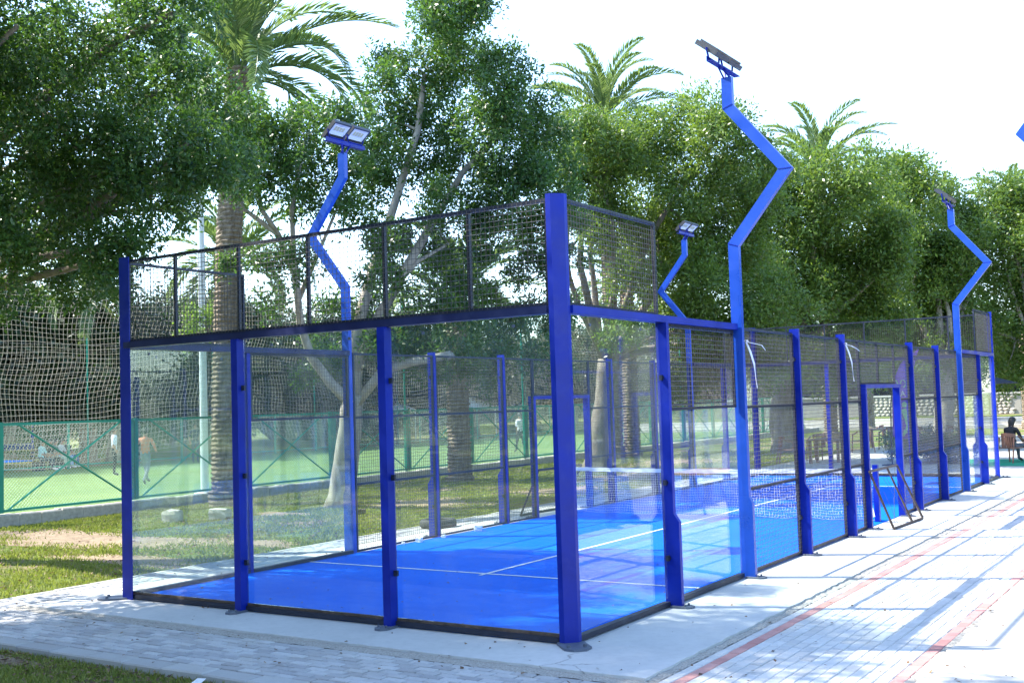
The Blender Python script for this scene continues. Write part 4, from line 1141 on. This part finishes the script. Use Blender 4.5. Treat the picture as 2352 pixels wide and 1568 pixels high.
person((-24.5, 49, PZ), R(-60), 'stand', (.75, .32, .06), (.05, .05, .06), 'distant person in an orange shirt on the pitch', 'dark')
bd = np.array([.55, 1.0]); bd /= np.linalg.norm(bd)
bench = empty('park_bench', (-37.6, 21.2, GZ), math.atan2(-.84, .54)); tag(bench, 'long dark bench at the far edge of the pitch with five people', 'bench')
rzb = bench.rotation_euler.z
for k in range(3): MB().box(-1.7, 1.7, -.05 - .15 * k, .07 - .15 * k, .38, .42).build('seat_slat', M['rust'], bench)
for k in range(3): MB().box(-1.7, 1.7, -.44, -.40, .52 + .15 * k, .62 + .15 * k).build('back_slat', M['rust'], bench)
for x in (-1.4, 0, 1.4):
    MB().box(x - .03, x + .03, -.39, .05, .0, .379).build('leg', M['dark'], bench)
    MB().box(x - .03, x + .03, -.475, -.441, .0, .97).build('back_post', M['dark'], bench)
cr, sr = math.cos(rzb), math.sin(rzb)
for k, (x, sh, pa, lab) in enumerate(((-1.25, (.03, .03, .035), (.05, .10, .28), 'seated person in black top and blue jeans at the bench end'),
                                      (-.65, (.45, .47, .5), (.22, .38, .62), 'seated person in grey top and light blue jeans on the bench'),
                                      (.0, (.10, .13, .12), (.30, .42, .34), 'seated person in dark top and pale green trousers on the bench'),
                                      (.6, (.02, .02, .025), (.03, .03, .035), 'seated person all in black on the bench'),
                                      (1.3, (.35, .62, .62), (.04, .05, .08), 'seated person in a pale teal shirt on the bench'))):
    person((-37.6 + x * cr + .12 * sr, 21.2 + x * sr - .12 * cr, GZ + .02), rzb + .1 * (k % 3 - 1), 'sit', sh, pa, lab)

# ------------------------------------------------------------------ cafe corner beyond the court
def make_chair():
    root = empty('plastic_chair')
    MB().cbox(-.24, .24, -.22, .24, .41, .44, .012).build('seat', M['brown'], root)
    bk = MB(); 
    vs = []; n = 8
    for i in range(n + 1):
        a = -1.15 + 2.3 * i / n; x, y = .26 * math.sin(a), -.26 * math.cos(a) + .02
        for (z, r_) in ((.70, 0), (.80, .01)):
            vs += [(x, y - .06 * (z - .44), z + .05 * math.cos(a)), (x * .92, y * .92 - .06 * (z - .44), z + .05 * math.cos(a))]
    fs = []
    for i in range(n):
        o = 4 * i
        fs += [(o, o + 4, o + 6, o + 2), (o + 1, o + 3, o + 7, o + 5), (o + 2, o + 6, o + 7, o + 3), (o, o + 1, o + 5, o + 4)]
    bk.add(vs, fs).build('backrest', M['brown'], root)
    for k in range(7):
        a = -.62 + 1.24 * k / 6; x, y = .25 * math.sin(a), -.25 * math.cos(a) + .02
        MB().box(x - .017, x + .017, y - .03, y - .015, .43, .74).build('back_slat', M['brown'], root)
    for s_ in (-1, 1):
        MB().path([(s_ * .27, -.06, .76), (s_ * .28, .1, .67), (s_ * .27, .22, .65)], [.025, .025, .022], 6).build('armrest', M['brown'], root)
        MB().tube((s_ * .26, .21, .65), (s_ * .27, .25, .0), .024, .02, 6).build('leg', M['brown'], root)
        MB().tube((s_ * .24, -.2, .72), (s_ * .26, -.32, .0), .026, .02, 6).build('leg', M['brown'], root)
    return root
ch = make_chair()
def place_chair(o, x, y, rz, label):
    o.location = (x, y, -.012); o.rotation_euler = (0, 0, rz); tag(o, label, 'chair', 'brown plastic cafe chairs')
place_chair(ch, -7.1, 25.6, R(-80), 'brown plastic armchair at the left side of the brown table behind the mesh')
for (x, y, a, lab) in ((-6.7, 27.3, R(170), 'brown plastic armchair behind the brown table with its back to the trees'),
                       (-6.6, 32.0, R(60), 'brown plastic armchair standing alone before the palm, seen through mesh'),
                       (-7.3, 36.5, R(100), 'brown plastic armchair beyond the open gateway, next to another'),
                       (-6.2, 34.0, R(150), 'brown plastic armchair beyond the open gateway beside the purple flag'),
                       (-5.0, 33.2, R(200), 'brown plastic armchair half hidden behind the purple flag'),
                       (-4.1, 35.0, R(-60), 'brown plastic armchair between flag and forked tree'),
                       (-.75, 26.2, R(-28), 'brown plastic armchair with the woman in black sitting in it')):
    c = copy_tree(ch); place_chair(c, x, y, a, lab)
def table(x, y, label):
    root = empty('plastic_table', (x, y, -.012)); tag(root, label, 'table', 'brown plastic cafe tables')
    MB().cbox(-.42, .42, -.42, .42, .70, .74, .01).build('table_top', M['brown'], root)
    for a in (-1, 1):
        for b in (-1, 1): MB().box(a * .33 - .04, a * .33 + .04, b * .33 - .04, b * .33 + .04, 0, .699).build('leg', M['brown'], root)
    return root
table(-6.05, 25.9, 'brown plastic table behind the walkway mesh'); table(-.05, 27.1, 'brown plastic table in front of the seated woman'); table(-6.9, 35.2, 'brown plastic table beyond the open gateway')
cup = tag(MB().tube((0, 0, 0), (0, 0, .13), .035, .042, 12).build('drink_cup', M['green']), 'green drink cup on the table of the seated woman', 'cup'); cup.location = (-.3, 26.95, .73)
person((-.75, 26.3, -.012), R(-28), 'sit', (.018, .018, .022), (.14, .15, .18), 'woman in a black top with dark hair seated at the brown table', 'dark', False, .16)
mt = sheet('green_mat', -1.6, 4.0, 24.6, 27.9, -.006, M['mat'])
# hedge bed
def hedge(name, x0, x1, y0, y1, h, seed, label):
    root = empty(name, ((x0 + x1) / 2, (y0 + y1) / 2, GZ)); tag(root, label, 'hedge')
    g = random.Random(seed); cl = [(g.uniform(x0, x1) - (x0 + x1) / 2, g.uniform(y0, y1) - (y0 + y1) / 2, h * g.uniform(.35, .7), h * .45) for _ in range(int((x1 - x0) * (y1 - y0) * 7))]
    V, F = leaf_cloud(cl, .085, seed, .9); tag(link('foliage', np_mesh('foliage', V, F, M['hedge']), root), kind='stuff')
    mb = MB()
    for c in cl[::2]: mb.tube((c[0], c[1], -.03), c[:3], .012, .006, 5)
    mb.build('stems', M['bark'], root)
hedge('hedge', -4.3, -1.9, 25.6, 27.0, .95, 3, 'low grey-green hedge bed beside the feather flag')
# feather flag
fl = empty('feather_flag', (-3.75, 24.9, -.012), R(-12)); tag(fl, 'purple feather flag with lime figure and white letters by the hedge', 'flag')
pts = [(.0, 0, 0), (.0, 0, .8), (.04, 0, 1.8), (.22, 0, 2.7), (.55, 0, 3.15), (.95, 0, 3.3)]
MB().path(pts, [.022, .02, .018, .014, .011, .008], 6).build('pole', M['dark'], fl)
MB().box(-.22, .22, -.22, .22, .0, .03).build('base', M['dark'], fl)
def smooth(P, n=24):
    P = np.array(P); q = np.linspace(0, len(P) - 1, n); return np.stack([np.interp(q, np.arange(len(P)), P[:, i]) for i in range(P.shape[1])], 1)
ed = smooth([(.03, .82), (.05, 1.3), (.09, 1.9), (.20, 2.5), (.40, 2.95), (.95, 3.3)]); e2 = smooth([(.85, .70), (.80, 1.3), (.74, 1.9), (.72, 2.4), (.78, 2.8), (.98, 3.3)])
vs = []; fs = []; nx = 8
for i in range(24):
    for k in range(nx + 1):
        t = k / nx; x = ed[i][0] + (e2[i][0] - ed[i][0]) * t; z = ed[i][1] + (e2[i][1] - ed[i][1]) * t
        vs.append((x, .03 * math.sin(x * 6 + z * 1.5), z))
for i in range(23):
    for k in range(nx): o = i * (nx + 1) + k; fs.append((o, o + 1, o + nx + 2, o + nx + 1))
cloth = MB().add(vs, fs).build('flag_cloth', M['purple'], fl, smooth=True); sd_ = cloth.modifiers.new('thickness', 'SOLIDIFY'); sd_.thickness = .003
def text(body, size, loc, mat, parent):
    cu = bpy.data.curves.new('lettering', 'FONT'); cu.body = body; cu.size = size; cu.extrude = .002
    o = bpy.data.objects.new('lettering', cu); COL.objects.link(o); bpy.context.view_layer.update()
    me = bpy.data.meshes.new_from_object(o.evaluated_get(bpy.context.evaluated_depsgraph_get())); bpy.data.objects.remove(o)
    me.materials.clear(); me.materials.append(mat); q = link('lettering', me, parent); q.location = loc; q.rotation_euler = (math.pi / 2, 0, 0); return q
text('VX', .34, (.24, -.045, 2.22), M['lime'], fl); text('PA', .24, (.24, -.045, 1.97), M['white'], fl)
fg = MB()
for pl, r0, r1 in (([(.45, 1.62), (.52, 1.40), (.58, 1.18)], .07, .075), ([(.58, 1.18), (.50, 1.0), (.40, .86)], .06, .03), ([(.58, 1.18), (.68, .98), (.70, .80)], .06, .03),
                   ([(.46, 1.56), (.62, 1.50), (.70, 1.38)], .035, .03), ([(.44, 1.56), (.32, 1.44), (.40, 1.32)], .035, .03)):
    for (a, b) in zip(pl[:-1], pl[1:]):
        d = np.array(b) - np.array(a); n = np.array([-d[1], d[0]]) / np.linalg.norm(d)
        q = [np.array(a) + n * r0, np.array(b) + n * r1, np.array(b) - n * r1, np.array(a) - n * r0]
        fg.add([(p[0], -.046 + .03 * math.sin(p[0] * 6 + p[1] * 1.5), p[1]) for p in q], [(0, 1, 2, 3)])
cc = (.47, 1.74); fg.add([(cc[0] + .075 * math.cos(k * .524), -.043, cc[1] + .085 * math.sin(k * .524)) for k in range(12)], [tuple(range(12))])
fg.build('printed_figure', M['lime'], fl)
# stone wall on the raised terrace far beyond
tag(MB().box(-60, 60, 62, 140, -.5, .55).build('terrace', M['ground']), kind='structure')
for k in range(3): tag(MB().box(-30, 30, 58.5 + k * 1.2, 62, -.5, -.05 + .18 * (k + 1)).build('terrace_step', M['plaza']), kind='structure')
sw = empty('stone_wall', (-2, 66, .55)); tag(sw, 'rubble stone wall on the terrace beyond the cafe chairs', 'wall')
MB().box(-24, -4.6, .12, .5, -.1, 1.25).build('core', M['mortar'], sw)
sm = []
import bmesh
for k in range(5):
    g = random.Random(k); b = bmesh.new(); bmesh.ops.create_icosphere(b, subdivisions=1, radius=.5)
    for v in b.verts: v.co += Vector((g.uniform(-.09, .09), g.uniform(-.09, .09), g.uniform(-.09, .09)))
    me = bpy.data.meshes.new('stone'); b.to_mesh(me); b.free(); me.materials.append(M['stone']); sm.append(me)
sto = MB(); cnt = 0
for row in range(6):
    x = -23.5 + random.uniform(0, .3)
    while x < 23.5:
        w = random.uniform(.22, .42); vis = (-14 < x < -5.2) and cnt < 290
        if vis:
            o = link('stone', random.choice(sm), sw); o.location = (x + w / 2, .1, .1 + row * .205); o.scale = (w * 1.12, .18, .25); o.rotation_euler = (0, random.uniform(-.2, .2), random.uniform(-.2, .2)); cnt += 1
        x += w
MB().box(-24, -4.6, .0, .6, 1.251, 1.36).build('coping', M['slab2'], sw)
# sunshade, bicycle and canopies in the distance
us = empty('sunshade', (-2.75, 34.5, -.012)); tag(us, 'dark sunshade on a pole near the seated woman', 'parasol')
MB().tube((0, 0, 0), (0, 0, 2.5), .03, n=8).build('pole', M['dark'], us); MB().cbox(-.25, .25, -.25, .25, 0, .08, .02).build('base', M['dark'], us)
mb = MB(); top = (0, 0, 2.6); rim = [(1.0 * math.cos(k * math.pi / 4), 1.0 * math.sin(k * math.pi / 4), 2.3) for k in range(8)]
mb.add([top] + rim, [(0, k + 1, (k + 1) % 8 + 1) for k in range(8)]); o = mb.build('canopy', M['leafdark'] if False else M['dark'], us); o.modifiers.new('t', 'SOLIDIFY').thickness = .01
MB().tube((.9, 0, 2.2), (.05, 0, 1.3), .012, n=5).build('strut', M['dark'], us)
bk = empty('bicycle', (-8.2, 71, .552), R(20)); tag(bk, 'bicycle parked by the terrace wall beyond the trees', 'bicycle')
for x in (-.52, .52):
    vs = []; fs = []
    for i in range(24):
        a = i * math.pi / 12
        for (r_, y) in ((.33, -.02), (.36, 0), (.33, .02), (.31, 0)): vs.append((x + r_ * math.cos(a), y, .36 + r_ * math.sin(a)))
    for i in range(24):
        for k in range(4): fs.append((4 * i + k, 4 * ((i + 1) % 24) + k, 4 * ((i + 1) % 24) + (k + 1) % 4, 4 * i + (k + 1) % 4))
    MB().add(vs, fs).build('wheel', M['rubber'], bk)
fr = MB()
for a, b in (((-.52, .36), (0, .34)), ((-.52, .36), (-.12, .80)), ((0, .34), (-.15, .88)), ((0, .34), (.40, .78)), ((-.12, .80), (.38, .84)), ((.38, .95), (.52, .36))):
    fr.tube((a[0], 0, a[1]), (b[0], 0, b[1]), .02, n=6)
fr.build('frame', M['redpaver'], bk); MB().cbox(-.3, -.02, -.07, .07, .88, .94, .02).build('saddle', M['black'], bk); MB().tube((.36, -.28, .98), (.36, .28, .98), .015, n=6).build('handlebar', M['black'], bk)
for (x, y, lab) in ((-41, 47, 'white canopy tent beyond the pitch'), (-39.5, 54, 'white canopy tent beyond the pitch'), (-41.5, 61, 'white canopy tent beyond the pitch')):
    tn = empty('canopy_tent', (x, y, GZ)); tag(tn, lab, 'tent', 'white tents beyond the pitch')
    mb = MB(); mb.add([(-1.5, -1.5, 2.0), (1.5, -1.5, 2.0), (1.5, 1.5, 2.0), (-1.5, 1.5, 2.0), (0, 0, 3.0)], [(0, 1, 4), (1, 2, 4), (2, 3, 4), (3, 0, 4), (3, 2, 1, 0)]); mb.build('roof', M['white'], tn)
    for a in (-1, 1):
        for b in (-1, 1): MB().tube((a * 1.4, b * 1.4, 0), (a * 1.4, b * 1.4, 2.0), .03, n=6).build('leg', M['white'], tn)
# blue court on the other side of the pitch
fc = empty('far_court', (-50, 15, GZ)); tag(fc, 'distant blue court with blue posts beyond the pitch', 'court')
MB().box(-6, 2, -8, 12, .0, .05).build('floor', M['court'], fc)
for k in range(8):
    for x in (2, -6): MB().box(x - .05, x + .05, -8 + k * 2.85 - .05, -8 + k * 2.85 + .05, .051, 2.9).build('post', M['blue'], fc)
MB().box(1.96, 2.04, -7.9, 11.9, .6, .95).build('board', M['blue'], fc)
